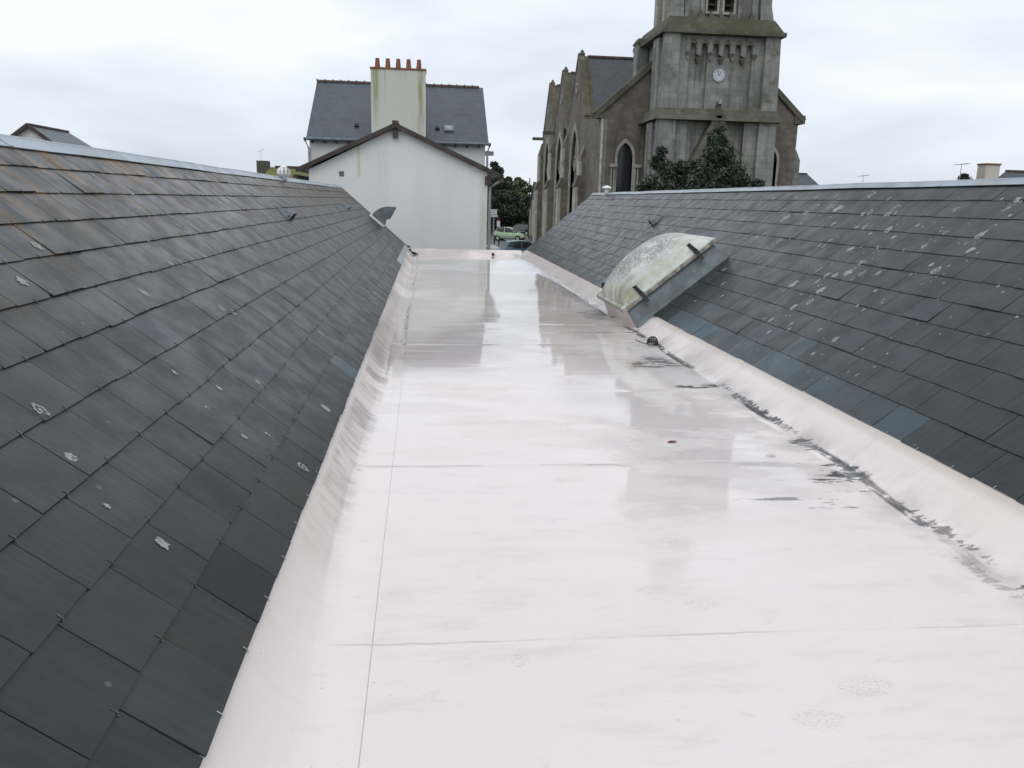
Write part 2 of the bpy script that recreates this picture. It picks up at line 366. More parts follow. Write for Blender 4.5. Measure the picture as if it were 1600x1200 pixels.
t = NT('pale_lichen'); n = t.noise(55, None, 4, .7)
M['lichen'] = t.set(t.mix(t.ramp(n, .3, .7), (.25, .27, .245), (.42, .43, .39)), .95, alpha=t.ramp(t.noise(38, None, 5, .75), .36, .50, .25, .95))
M['membrane'] = mat_membrane()
M['dome'] = mat_grime_dome()
M['frame'] = simple('grimy_frame', (.34, .31, .26), .6, 0, .45, 14)
M['bark'] = simple('bark', (.06, .045, .035), .9, 0, .4, 8, .4)
M['leaf_dk'] = mat_foliage('evergreen_leaf', (.020, .034, .020), (.042, .068, .040), (.13, .17, .13), .38)
M['leaf_far'] = mat_foliage('broad_leaf', (.022, .034, .016), (.042, .065, .024), (.075, .11, .035), .55)
M['leaf_far2'] = mat_foliage('light_leaf', (.04, .07, .02), (.08, .14, .03), (.14, .22, .05), .55)
M['leaf_far3'] = mat_foliage('dark_leaf', (.016, .024, .016), (.030, .044, .026), (.05, .075, .035), .6)
M['car_green'] = simple('green_car_paint', (.36, .48, .29), .25, 0, .05, 3)
M['car_teal'] = simple('teal_car_paint', (.05, .10, .12), .25, 0, .05, 3)
M['car_dark'] = simple('dark_car_paint', (.015, .018, .03), .25, 0, .05, 3)
M['tyre'] = simple('tyre_rubber', (.015, .015, .015), .85, 0, .2, 10)
M['rim'] = simple('wheel_rim', (.45, .46, .46), .35, .6, .1, 10)
M['sign'] = simple('sign_white', (.55, .57, .58), .5, 0, .1, 4)
M['signred'] = simple('sign_red', (.30, .03, .04), .5, 0, .1, 4)
M['leafbrown'] = simple('dead_leaf', (.16, .035, .025), .7, 0, .4, 60)
M['render_wall'] = mat_render('hall_wall_render', (.45, .43, .38), .5)

t = NT('asphalt'); n = t.noise(60, None, 4); nb = t.noise(.25, None, 4)
cc = t.mix(t.ramp(n, .3, .7), (.045, .05, .053), (.075, .082, .086)); cc = t.mix(t.ramp(nb, .4, .7, 0, .5), cc, (.10, .108, .112))
M['asphalt'] = t.set(cc, .45)
t = NT('ground'); nb = t.noise(.05, None, 5); cc = t.mix(t.ramp(nb, .4, .6), (.05, .07, .025), (.10, .09, .06)); M['ground'] = t.set(cc, .95)
t = NT('mossy_tiles')
v = t.xyz(); n = t.noise(1., t.mapped((1.2, 1.2, 2.2)), 5, .6)
cc = t.mix(t.ramp(n, .36, .56), (.13, .11, .07), (.14, .15, .035))
cc = t.mix(t.ramp(t.noise(5, None, 4), .5, .7, 0, .7), cc, (.25, .20, .05)); M['mossy_roof'] = t.set(cc, .9)
t = NT('painted_clock'); M['clock'] = t.set((.52, .55, .60), .6)

# ------------------------------------------------------------------ mesh helpers
def world_loc(o):
    v = Vector((0, 0, 0))
    while o is not None:
        v += o.location; o = o.parent
    return v

class MB:
    def __init__(s): s.v = []; s.f = []; s.tone = []; s.has = False
    def add(s, vs, fs, tone=0.):
        b = len(s.v); s.v += [tuple(q) for q in vs]
        for f in fs: s.f.append([b + i for i in f]); s.tone.append(tone)
        if tone: s.has = True
        return s
    def box(s, x0, x1, y0, y1, z0, z1, tone=0.):
        return s.add([(x0, y0, z0), (x1, y0, z0), (x1, y1, z0), (x0, y1, z0), (x0, y0, z1), (x1, y0, z1), (x1, y1, z1), (x0, y1, z1)],
                     [(0, 3, 2, 1), (4, 5, 6, 7), (0, 1, 5, 4), (1, 2, 6, 5), (2, 3, 7, 6), (3, 0, 4, 7)], tone)
    def taper(s, b, t_, z0, z1):   # b, t_ = (x0,x1,y0,y1)
        return s.add([(b[0], b[2], z0), (b[1], b[2], z0), (b[1], b[3], z0), (b[0], b[3], z0), (t_[0], t_[2], z1), (t_[1], t_[2], z1), (t_[1], t_[3], z1), (t_[0], t_[3], z1)],
                     [(0, 3, 2, 1), (4, 5, 6, 7), (0, 1, 5, 4), (1, 2, 6, 5), (2, 3, 7, 6), (3, 0, 4, 7)])
    def beam(s, p, q, w, h, up=(0, 0, 1)):
        p = Vector(p); q = Vector(q); d = (q - p).normalized(); u = Vector(up); sd_ = d.cross(u)
        if sd_.length < 1e-4: sd_ = d.cross(Vector((1, 0, 0)))
        sd_.normalize(); u = sd_.cross(d)
        vs = [a + sd_ * i * w / 2 + u * j * h / 2 for a in (p, q) for i, j in ((-1, -1), (1, -1), (1, 1), (-1, 1))]
        return s.add(vs, [(0, 1, 2, 3), (7, 6, 5, 4), (0, 4, 5, 1), (1, 5, 6, 2), (2, 6, 7, 3), (3, 7, 4, 0)])
    def tube(s, pts, r, n=8, cap=True):
        pts = [Vector(p) for p in pts]; rs = r if isinstance(r, (list, tuple)) else [r] * len(pts)
        vs = []; fs = []
        for i, p in enumerate(pts):
            d = (pts[min(i + 1, len(pts) - 1)] - pts[max(i - 1, 0)]).normalized()
            a = d.orthogonal() if abs(d.z) < .9 else Vector((1, 0, 0))
            a = (a - d * a.dot(d)).normalized(); b = d.cross(a)
            vs += [p + (a * math.cos(2 * math.pi * k / n) + b * math.sin(2 * math.pi * k / n)) * rs[i] for k in range(n)]
        for i in range(len(pts) - 1):
            for k in range(n):
                fs.append((i * n + k, i * n + (k + 1) % n, (i + 1) * n + (k + 1) % n, (i + 1) * n + k))
        if cap: fs.append(tuple(range(n))[::-1]); fs.append(tuple((len(pts) - 1) * n + k for k in range(n)))
        return s.add(vs, fs)
    def poly(s, outline, holes, frm, thick):
        """outline in (a,b) plane; frm maps (a,b,c) to xyz, c = depth 0..thick"""
        rings = [outline] + list(holes)
        tris = tessellate_polygon([[Vector((a, b, 0)) for a, b in r] for r in rings])
        flat = [p for r in rings for p in r]; n = len(flat)
        vs = [frm(a, b, 0) for a, b in flat] + [frm(a, b, thick) for a, b in flat]
        fs = [tuple(t_) for t_ in tris] + [tuple(i + n for i in reversed(t_)) for t_ in tris]
        o = 0
        for r in rings:
            for i in range(len(r)):
                j = (i + 1) % len(r); fs.append((o + i, o + j, n + o + j, n + o + i))
            o += len(r)
        return s.add(vs, fs)
    def build(s, name, mat, parent=None, local=False, smooth=False, bevel=0., **props):
        off = Vector((0, 0, 0)) if (local or parent is None) else world_loc(parent)
        me = bpy.data.meshes.new(name)
        me.from_pydata([tuple(Vector(v) - off) for v in s.v], [], s.f); me.update()
        if s.has:
            a = me.attributes.new('tone', 'FLOAT', 'FACE')
            for i, q in enumerate(s.tone): a.data[i].value = q
        bm = bmesh.new(); bm.from_mesh(me); bmesh.ops.recalc_face_normals(bm, faces=bm.faces); bm.to_mesh(me); bm.free()
        me.materials.append(mat)
        if smooth:
            for p in me.polygons: p.use_smooth = True
        o = bpy.data.objects.new(name, me); col.objects.link(o); o.parent = parent
        if bevel:
            b = o.modifiers.new('bevel', 'BEVEL'); b.width = bevel; b.segments = 2; b.limit_method = 'ANGLE'
        for k, v in props.items(): o[k] = v
        return o

def thing(name, label, cat, loc=(0, 0, 0), rz=0, group=None):
    o = bpy.data.objects.new(name, None); o.empty_display_size = .3; col.objects.link(o)
    o.location = loc; o.rotation_euler = (0, 0, rz); o['label'] = label; o['category'] = cat
    if group: o['group'] = group
    return o
def tag(o, label, cat, group=None):
    o['label'] = label; o['category'] = cat
    if group: o['group'] = group
    return o

G = -4.4
rnd = random.Random(7)

# ------------------------------------------------------------------ ground
MB().add([(-900, -900, G), (900, -900, G), (900, 900, G), (-900, 900, G)], [(0, 1, 2, 3)]).build('ground', M['ground'], kind='structure')
MB().add([(-6, 45.2, G + .004), (60, 45.2, G + .004), (60, 112, G + .004), (-6, 112, G + .004)], [(0, 1, 2, 3)]).build('road', M['asphalt'], kind='structure')
MB().box(2, 30, 112, 115, G, G + .12).build('pavement', M['asphalt'], kind='structure')

# ------------------------------------------------------------------ slate halls either side of the flat roof
PITCH = R(39); CP, SP = math.cos(PITCH), math.sin(PITCH)
def slope_matrix(eave_x, eave_z, side):
    u = Vector((side * CP, 0, SP)); n = Vector((-side * SP, 0, CP)); x = u.cross(n)
    m = Matrix(((x.x, u.x, n.x, eave_x), (x.y, u.y, n.y, 0), (x.z, u.z, n.z, eave_z), (0, 0, 0, 1)))
    return m
def place(o, m, parent):
    o.matrix_local = Matrix.Translation(-parent.location) @ m if parent.parent is None else m
    return o
Y0 = -5.5
def slate_roof(root, side, ex, ez, e, ncourse, endf, mat, tonef, seed):
    """courses of single slates on a battened deck; local x runs along the eave, y up the slope, z out"""
    rr = random.Random(seed); m = slope_matrix(ex, ez, side); sgn = 1 if side < 0 else -1   # local x = sgn*Y
    slope_len = ncourse * e
    b = MB(); W = .333; hooks = []
    for i in range(ncourse + 1):
        s0 = i * e; off = (i % 2) * W / 2 + rr.uniform(-.01, .01)
        yend = endf(s0)
        k = 0; y = Y0 + off
        edges = [y]
        while y < yend - .12:
            y += W + rr.uniform(-.006, .006)
            edges.append(min(y, yend))
        for a, c in zip(edges[:-1], edges[1:]):
            if i == ncourse: continue
            j = rr.uniform(-.004, .004); lift = rr.uniform(0, .003) + (.004 if rr.random() < .06 else 0); tw = rr.uniform(-.0025, .0025)
            L_ = e * 1.16; t0 = (.0145 if side < 0 else .0100) + lift; t1 = .0072 if side < 0 else .0058
            g = .0022
            pa, pc = a + g, c - g
            ch = rr.random() < .12
            vs = [(pa, s0 + j + tw, t0), (pc, s0 + j - tw, t0 + rr.uniform(-.001, .0015)), (pc, s0 + L_, t1), (pa, s0 + L_, t1)]
            if ch: # chipped corner
                q = rr.uniform(.008, .03); vs = [(pa, s0 + j, t0), (pc - q, s0 + j, t0), (pc, s0 + j + q, t0 - .0005), (pc, s0 + L_, t1), (pa, s0 + L_, t1)]
            vs = [(sgn * p[0], p[1], p[2]) for p in vs]; n = len(vs)
            lo = [(p[0], p[1] + .001, p[2] - (.0065 if side < 0 else .0028)) for p in vs]
            fs = [tuple(range(n)), tuple(range(n, 2 * n))[::-1]] + [(q_, (q_ + 1) % n, n + (q_ + 1) % n, n + q_) for q_ in range(n)]
            b.add(vs + lo, fs, tonef(i, (a + c) / 2, rr))
            hooks.append(((a + c) / 2, s0 + j, t0, i))
    o = b.build('slate_covering', mat, root, local=True); place(o, m, root)
    # deck below, closing the gaps
    d = MB(); ye0, ye1 = endf(0), endf(slope_len)
    pts = [(sgn * Y0, .01, 0), (sgn * ye0, .01, 0), (sgn * ye1, slope_len, 0), (sgn * Y0, slope_len, 0)]
    d.add([(p[0], p[1], .0005) for p in pts] + [(p[0], p[1], -.06) for p in pts], [(0, 1, 2, 3), (4, 5, 6, 7), (0, 1, 5, 4), (1, 2, 6, 5), (2, 3, 7, 6), (3, 0, 4, 7)])
    o2 = d.build('roof_deck', M['black'], root, local=True); place(o2, m, root)
    # stainless hooks: a bent wire at the foot of each slate
    def hook(mb, y, s, t_):
        x = sgn * y; w = .0015
        mb.box(x - w, x + w, s - .001, s + .018, t_ + .0003, t_ + .0022)
        mb.box(x - w, x + w, s - .0035, s - .001, t_ - .009, t_ + .0022)
        if side < 0: mb.box(x - w, x + w, s - .011, s - .0035, t_ - .006, t_ - .004)
    def dist(h): 
        p = m @ Vector((sgn * h[0], h[1], h[2]))
        return p.length if p.y > .6 and (m @ Vector((0, 0, 0))).length >= 0 else 99 + p.length
    hooks.sort(key=dist)
    vis = [h for h in hooks if h[0] > 1.2]
    for h in vis[:100]:
        q = MB(); hook(q, h[0], h[1], h[2]); place(q.build('slate_hook', M['hook_light'] if h[3] == 0 else M['steel'], root, local=True), m, root)
    q = MB()
    for h in vis[100:]: hook(q, h[0], h[1], h[2])
    place(q.build('slate_hook', M['steel'], root, local=True, kind='stuff'), m, root)
    return m, sgn, slope_len

def ridge_cap(root, m, side, ex, ez, s_rid, yend, flash, mat):
    """folded zinc over the ridge: a flashing on the near slope, a rolled top, a flashing behind"""
    rx, rz = ex + side * CP * s_rid, ez + SP * s_rid
    b = MB(); ys = [Y0 + .5 * k for k in range(int((yend - Y0) / .5) + 1)] + [yend]
    prof = []
    for d, h in ((-flash, .018), (-flash, .024), (-.03, .022)): prof.append((rx + side * CP * d - side * SP * h, rz + SP * d + CP * h))
    for k in range(7):
        a = math.pi * (k / 6); prof.append((rx - side * .018 * math.cos(a), rz + .018 + .014 * math.sin(a)))
    for d, h in ((.03, .022), (flash, .024), (flash, .018)): prof.append((rx + side * CP * d + side * SP * h, rz - SP * d + CP * h))
    n = len(prof); vs = []; fs = []
    for i, y in enumerate(ys):
        w = (noise.noise(Vector((y * .9, side, 0))) * .008, noise.noise(Vector((y * .6, side, 5))) * .010)
        for k, (x, z) in enumerate(prof): vs.append((x + w[0], y, z + w[1]))
    for i in range(len(ys) - 1):
        for k in range(n - 1): fs.append((i * n + k, i * n + k + 1, (i + 1) * n + k + 1, (i + 1) * n + k))
    b.add(vs, fs)
    # lap joints every 2 m
    yy = Y0 + 1
    while yy < yend:
        x0, z0 = prof[1]; x1, z1 = prof[2]
        b.beam((x0, yy, z0), (x1, yy, z1), .05, .006, (-side * SP, 0, CP)); yy += 2.
    return b.build('ridge_flashing', mat, root, smooth=False)

def lichens(root, m, sgn, lst, rr):
    b = MB()
    for (s, y, r) in lst:
        ring = rr.random() < .4 and r > .025
        n = 30; ph = rr.uniform(0, 9); el = rr.uniform(.7, 1.)
        rad = [r * (1 + .5 * noise.noise(Vector((math.cos(a) * 1.3 + ph, math.sin(a) * 1.3, s))) + .35 * noise.noise(Vector((math.cos(a) * 4 + ph, math.sin(a) * 4, s)))) for a in [2 * math.pi * k / n for k in range(n)]]
        def pt(k, f): a = 2 * math.pi * k / n; return (sgn * y + rad[k] * f * math.cos(a) * el, s + rad[k] * f * math.sin(a), .0)
        for lo_, hi_ in ((0., 1.),) if not ring else ((0., .3), (.6, 1.)):
            vs = [pt(k, hi_) for k in range(n)] + [pt(k, max(lo_, .02)) for k in range(n)]
            # sit on the tilted slate face
            vs = [(p[0], p[1], slate_top(p[1], E_[0]) + .0012) for p in vs]
            b.add(vs, [(k, (k + 1) % n, n + (k + 1) % n, n + k) for k in range(n)])
    place(b.build('lichen', M['lichen'], root, local=True, kind='stuff'), m, root)
E_ = [.245]
def slate_top(s, e):
    f = (s / e) % 1.
    return (.0165 if e > .24 else .0128) - .0062 * f

def gable_wall(root, x0, x1, zlow, ridge, yface, th, mat, name='gable_wall'):
    xr, zr = ridge
    MB().poly([(x0, G), (x1, G), (x1, zlow), (xr, zr), (x0, zlow)], [], lambda a, b_, c: (a, yface + c, b_), th).build(name, mat, root)

# left hall
LE = (-.57, -1.40); LR_S = 2.715
hallL = thing('slate_roofed_hall', 'low building with browned dark slate roof left of the white flat roof', 'building', (-2.7, 9, G))
endL = lambda s: 24.1 + .62 * s
def toneL(i, y, rr):
    if i == 0 and 6.15 < y < 6.5: return .9
    if i == 0 and 2.35 < y < 2.7: return -.75
    if i == 1 and 2.0 < y < 2.4: return -.35
    return rr.choice([0, 0, 0, .06, .14, -.3, -.5]) if i > 0 else rr.choice([0, 0, .08])
mL, sgL, lenL = slate_roof(hallL, -1, LE[0], LE[1], .2425, 11, endL, M['slate_l'], toneL, 3)
ridge_cap(hallL, mL, -1, LE[0], LE[1], LR_S, 25.7, .105, M['zinc'])
rxL, rzL = LE[0] - CP * LR_S, LE[1] + SP * LR_S
LL = [(1.014, 2.861, 0.032), (0.814, 2.712, 0.024), (0.617, 2.578, 0.013), (0.401, 2.582, 0.026), (0.656, 4.16, 0.02), (0.406, 3.808, 0.02), (0.086, 3.933, 0.034), (0.111, 5.053, 0.038), (1.573, 3.755, 0.03), (1.769, 4.267, 0.035), (1.466, 5.791, 0.03), (1.472, 5.58, 0.03), (0.969, 5.57, 0.03), (0.427, 6.799, 0.035), (1.329, 4.707, 0.03), (1.026, 5.465, 0.03), (0.854, 3.958, 0.02), (1.804, 6.694, 0.03), (1.72, 6.676, 0.03), (1.738, 7.97, 0.035), (1.717, 5.708, 0.03), (1.931, 6.798, 0.03), (1.953, 6.328, 0.03), (2.385, 6.295, 0.025), (0.533, 4.628, 0.02), (0.321, 4.016, 0.018), (0.945, 7.899, 0.035), (0.627, 3.825, 0.014)]
r2 = random.Random(5)
LL += [(r2.uniform(.1, 2.5), r2.uniform(6, 22), r2.uniform(.008, .026)) for _ in range(50)]
E_[0] = .2425; lichens(hallL, mL, sgL, LL, r2)
# rear slope, verge, walls
MB().add([(rxL, Y0, rzL - .03), (rxL, 25.6, rzL - .03), (rxL - 2.3, 25.6, rzL - .03 - 2.3 * math.tan(PITCH)), (rxL - 2.3, Y0, rzL - .03 - 2.3 * math.tan(PITCH)),
          (rxL, Y0, rzL - .1), (rxL, 25.6, rzL - .1), (rxL - 2.3, 25.6, rzL - .1 - 2.3 * math.tan(PITCH)), (rxL - 2.3, Y0, rzL - .1 - 2.3 * math.tan(PITCH))],
         [(0, 1, 2, 3), (4, 5, 6, 7), (0, 1, 5, 4), (1, 2, 6, 5), (2, 3, 7, 6), (3, 0, 4, 7)]).build('rear_slope', M['far_slate'], hallL)
MB().box(rxL - 2.1, -.75, Y0 + .1, Y0 + .35, G, -1.7).box(rxL - 2.1, rxL - 1.85, Y0 + .35, 23.8, G, -1.65).box(-1.0, -.72, Y0 + .35, 23.8, G, -1.62).build('wall', M['render_wall'], hallL)
MB().poly([(rxL - 2.1, G), (-.72, G), (-.72, -1.5), (rxL, rzL - .15), (rxL - 2.1, -1.6)], [], lambda a, b_, c: (a, 23.8 + c, b_), .25).build('gable_wall', M['render_wall'], hallL)
# zinc verge strip and eave end strip
b = MB()
for s0 in (.0,):
    pass
b.add([(24.16, .0, .021), (24.02, .0, .021), (25.55, LR_S - .1, .021), (25.69, LR_S - .1, .021), (24.16, .0, -.05), (24.02, .0, .015), (25.55, LR_S - .1, .015), (25.69, LR_S - .1, -.05)],
      [(0, 1, 2, 3), (0, 3, 7, 4), (1, 2, 6, 5), (4, 5, 6, 7)])
place(b.build('verge_flashing', M['zinc_dk'], hallL, local=True), mL, hallL)
b = MB().box(17.5, 24.0, -.012, .13, .017, .0195); place(b.build('eave_flashing', M['zinc'], hallL, local=True), mL, hallL)
# small ventilation tiles: a zinc wedge open towards the eave
def vent_tile(root, m, sgn, s, y, w=.2, l=.26, mat='zinc_dk'):
    b = MB(); x = sgn * y; h = .10
    vs = [(x - w / 2, s, .02), (x - w / 4, s, .02 + h), (x + w / 4, s, .02 + h), (x + w / 2, s, .02), (x, s + l, .014), (x - .01, s + l, .016)]
    b.add(vs, [(0, 1, 5), (1, 2, 4, 5), (2, 3, 4)])
    vs2 = [(p[0] * 1 + 0, p[1] + .012, p[2] - .006) for p in vs]
    b.add(vs2, [(0, 1, 5), (1, 2, 4, 5), (2, 3, 4)])
    b.add([vs[0], vs[1], vs2[1], vs2[0]], [(0, 1, 2, 3)]).add([vs[1], vs[2], vs2[2], vs2[1]], [(0, 1, 2, 3)]).add([vs[2], vs[3], vs2[3], vs2[2]], [(0, 1, 2, 3)])
    o = b.build('roof_vent', M[mat], root, local=True); place(o, m, root)
    d = MB().box(x - w / 2 + .02, x + w / 2 - .02, s + .03, s + .034, .021, .06); d.build('vent_grille', M['black'], o, local=True)
vent_tile(hallL, mL, sgL, 1.70, 11.6, .42, .30, 'zinc_dk'); vent_tile(hallL, mL, sgL, 1.74, 20.3, .42, .30, 'zinc_dk')
# opened smoke hood by the verge: a curved lid standing on a white frame
xh = 24.15
hf = MB().box(xh - .55, xh + .35, .90, 1.42, .018, .07).build('hood_frame', M['white_metal'], hallL, local=True); place(hf, mL, hallL)
prof = [(-1.60, -.50), (-1.53, -.415), (-1.45, -.345), (-1.35, -.285), (-1.24, -.25), (-1.12, -.238), (-1.0, -.245), (-.90, -.262), (-.97, -.38), (-1.05, -.53), (-1.10, -.60), (-1.17, -.595), (-1.21, -.64), (-1.225, -.72), (-1.235, -.76)]
MB().poly(prof, [], lambda a, b_, c: (a, 23.72 + c, b_), .75).build('smoke_hood', M['zinc_dk'], hallL, bevel=.006)
# turbine ventilator on the ridge
tv = Vector((-2.60, 15.4, .36))
MB().tube([tv + Vector((0, 0, -.12)), tv + Vector((0, 0, .0))], .05, 12).build('vent_pipe', M['zinc'], hallL, smooth=True)
b = MB(); nb = 10
for k in range(nb):
    a0 = 2 * math.pi * k / nb; a1 = a0 + .42
    pr = [(-.05, .035), (.02, .125), (.09, .125), (.15, .06)]
    for j in range(3):
        (z0, r0), (z1, r1) = pr[j], pr[j + 1]
        b.add([tv + Vector((math.cos(a) * r_, math.sin(a) * r_, z_)) for a, r_, z_ in ((a0, r0, z0), (a1, r0 * .86, z0), (a1, r1 * .86, z1), (a0, r1, z1))], [(0, 1, 2, 3)])
b.tube([tv + Vector((0, 0, .14)), tv + Vector((0, 0, .17))], [.07, .03], 12)
b.build('turbine_vent', M['white_metal'], hallL)

# right hall
RE = (2.92, -1.40); RR_S = 2.645
hallR = thing('slate_roofed_hall', 'low building with lichen-spotted slate roof and domed skylight, right of the flat roof', 'building', (5, 9, G))
endR = lambda s: 24.0 + .2 * s
def toneR(i, y, rr):
    if i == 0 and 4.6 < y < 9.5: return rr.choice([.35, .55, .9, .4, .7, .3, .8])
    if i == 1 and 5.2 < y < 9: return rr.choice([0, .2, .5, .1])
    if i == 2 and 5.0 < y < 5.3: return .4
    return rr.choice([0, 0, 0, .06, .12, -.2]) 
mR, sgR, lenR = slate_roof(hallR, 1, RE[0], RE[1], .2375, 11, endR, M['slate_r'], toneR, 11)
ridge_cap(hallR, mR, 1, RE[0], RE[1], RR_S, 24.5, .07, M['zinc'])
rxR, rzR = RE[0] + CP * RR_S, RE[1] + SP * RR_S
RL = [(2.25, 9.472, 0.06), (2.255, 9.106, 0.056), (2.216, 8.872, 0.075), (2.46, 8.533, 0.061), (2.003, 9.858, 0.1), (2.125, 9.505, 0.048), (2.164, 8.117, 0.046), (2.263, 7.788, 0.052), (2.162, 7.755, 0.052), (1.925, 7.424, 0.056), (1.934, 6.554, 0.04), (1.934, 6.104, 0.059), (1.748, 5.999, 0.046), (1.743, 6.601, 0.04), (1.471, 6.083, 0.058), (1.596, 7.624, 0.057), (1.596, 8.167, 0.037), (1.449, 7.171, 0.044), (1.292, 7.171, 0.059), (1.319, 6.957, 0.049), (1.222, 7.314, 0.045), (1.268, 7.696, 0.041), (1.016, 7.814, 0.066), (1.015, 7.234, 0.059), (1.071, 6.991, 0.035), (0.854, 7.182, 0.05), (0.741, 7.315, 0.052), (0.919, 6.328, 0.024), (1.6, 9.263, 0.056), (2.384, 6.21, 0.038), (2.281, 6.2, 0.031), (1.689, 8.184, 0.037), (1.937, 7.864, 0.044), (1.929, 8.007, 0.036), (0.553, 7.022, 0.027), (2.006, 7.057, 0.03), (1.672, 7.23, 0.023), (1.667, 6.805, 0.021)]
r3 = random.Random(9)
RL = [(s, y, r * .82) for s, y, r in RL]
for _s, _y, _r in list(RL):
    RL += [(_s + r3.gauss(0, _r * 1.6), _y + r3.gauss(0, _r * 1.8), _r * r3.uniform(.12, .4)) for _ in range(4)]
RL += [(r3.uniform(.15, 2.5), 6 + 17 * r3.random() ** .9, r3.uniform(.010, .036)) for _ in range(190)]
RL += [(r3.uniform(.1, 2.4), r3.uniform(4, 7.5), r3.uniform(.006, .015)) for _ in range(60)]
E_[0] = .2375; lichens(hallR, mR, sgR, RL, r3)
rb = MB().add([(rxR, Y0, rzR - .03), (rxR, 24.4, rzR - .03), (rxR + 2.4, 24.4, rzR - .03 - 2.4 * math.tan(PITCH)), (rxR + 2.4, Y0, rzR - .03 - 2.4 * math.tan(PITCH)),
          (rxR, Y0, rzR - .1), (rxR, 24.4, rzR - .1), (rxR + 2.4, 24.4, rzR - .1 - 2.4 * math.tan(PITCH)), (rxR + 2.4, Y0, rzR - .1 - 2.4 * math.tan(PITCH))],
         [(0, 1, 2, 3), (4, 5, 6, 7), (0, 1, 5, 4), (1, 2, 6, 5), (2, 3, 7, 6), (3, 0, 4, 7)]).build('rear_slope', M['far_slate'], hallR)
MB().box(3.12, rxR + 2.1, Y0 + .1, Y0 + .35, G, -1.7).box(rxR + 1.85, rxR + 2.1, Y0 + .35, 23.6, G, -1.7).box(3.12, 3.4, Y0 + .35, 23.6, G, -1.62).build('wall', M['render_wall'], hallR)
MB().poly([(3.12, G), (rxR + 2.1, G), (rxR + 2.1, -1.6), (rxR, rzR - .15), (3.12, -1.5)], [], lambda a, b_, c: (a, 23.6 + c, b_), .25).build('gable_wall', M['render_wall'], hallR)
vent_tile(hallR, mR, sgR, 1.62, 14.9, .22, .3, 'zinc_dk')
# mushroom vent on the right ridge
p0 = Vector((4.93, 22.4, .25))
mv = MB().tube([p0, p0 + Vector((0, 0, .16))], .055, 12).build('vent_pipe', M['white_metal'], hallR, smooth=True)
MB().tube([p0 + Vector((0, 0, .15)), p0 + Vector((0, 0, .17)), p0 + Vector((0, 0, .215)), p0 + Vector((0, 0, .235))], [.13, .135, .085, .02], 16).build('vent_cap', M['white_metal'], mv, smooth=True)

# domed skylight in the right slope, its foot over the eave
sk = bpy.data.objects.new('skylight', None); col.objects.link(sk); sk.parent = hallR
sk['label'] = 'grimy domed skylight on a zinc curb at the foot of the slope'
place(sk, mR @ Matrix.Translation((sgR * 10.93, -.26, 0)), hallR)    # local: x = -Y, y = up slope
HW, SL, CH = .80, 1.45, .25                                            # half width, slope length, curb height
c = MB()
out0, out1, up1 = [(-HW - .08, -.02), (HW + .08, -.02), (HW + .08, SL + .02), (-HW - .08, SL + .02)], [(-HW + .03, .03), (HW - .03, .03), (HW - .03, SL - .03), (-HW + .03, SL - .03)], CH
vs = [(x, y, .0) for x, y in out0] + [(x, y, CH) for x, y in out1]
c.add(vs, [(1, 2, 6, 5), (2, 3, 7, 6), (3, 0, 4, 7), (4, 5, 6, 7)])
c.build('curb', M['zinc_dk'], sk, local=True)
fr = [(-HW - .08, -.022), (HW + .08, -.022), (HW - .03, .026), (-HW + .03, .026)]
MB().add([(fr[0][0], fr[0][1], -.02), (fr[1][0], fr[1][1], -.02), (fr[2][0], fr[2][1], CH), (fr[3][0], fr[3][1], CH)], [(0, 1, 2, 3)]).add(
    [(-HW - .08, -.022, -.02), (HW + .08, -.022, -.02), (HW + .16, .02, -.12), (-HW - .16, .02, -.12)], [(0, 1, 2, 3)]).build('curb_membrane', M['membrane'], sk, local=True)
b = MB()
rim = .05
for x0, x1, y0, y1 in ((-HW - .03, HW + .03, -.03, rim), (-HW - .03, HW + .03, SL - rim, SL + .03), (-HW - .03, -HW + rim, rim, SL - rim), (HW - rim, HW + .03, rim, SL - rim)):
    b.box(x0, x1, y0, y1, CH + .003, CH + .05)
b.build('frame', M['frame'], sk, local=True, bevel=.006)
b = MB(); nu, nv = 28, 24; vs = []; fs = []
for i in range(nu + 1):
    for j in range(nv + 1):
        u = -1 + 2 * i / nu; v = -1 + 2 * j / nv
        h = (max(0, 1 - abs(u) ** 2.3) * max(0, 1 - abs(v) ** 2.3)) ** .62
        vs.append((u * (HW - .02), SL / 2 + v * (SL / 2 - .02), CH + .05 + .33 * h))
for i in range(nu):
    for j in range(nv): fs.append((i * (nv + 1) + j, (i + 1) * (nv + 1) + j, (i + 1) * (nv + 1) + j + 1, i * (nv + 1) + j + 1))
b.add(vs, fs)
for x0, x1, y0, y1 in ((-HW - .02, HW + .02, -.02, .04), (-HW - .02, HW + .02, SL - .04, SL + .02), (-HW - .02, -HW + .04, .04, SL - .04), (HW - .04, HW + .02, .04, SL - .04)):
    b.box(x0, x1, y0, y1, CH + .0505, CH + .062)
b.build('dome', M['dome'], sk, local=True, smooth=False)
for p in bpy.data.objects['dome'].data.polygons: p.use_smooth = True
def clip(x, y, sx_, rot=0):
    b = MB()
    o_ = sx_
    b.beam((x - o_ * .13, y, CH + .17), (x + o_ * .06, y, CH + .055), .05, .014, (0, 0, 1))
    b.beam((x + o_ * .06, y, CH + .06), (x + o_ * .105, y, CH - .05), .045, .012, (1, 0, 0))
    for k in range(3): b.tube([(x - o_ * (.10 - .05 * k), y, CH + .15 - .03 * k), (x - o_ * (.09 - .05 * k), y, CH + .18 - .03 * k)], .012, 6)
    b.beam((x + o_ * .02, y - .03, CH + .07), (x + o_ * .02, y + .03, CH + .07), .02, .03)
    q = b.build('clamp', M['black'], sk, local=True)
# local x = -Y so the near side is +x
clip(HW, .30, 1); clip(HW, 1.18, 1); clip(-HW, .14, -1); clip(-HW, 1.18, -1)

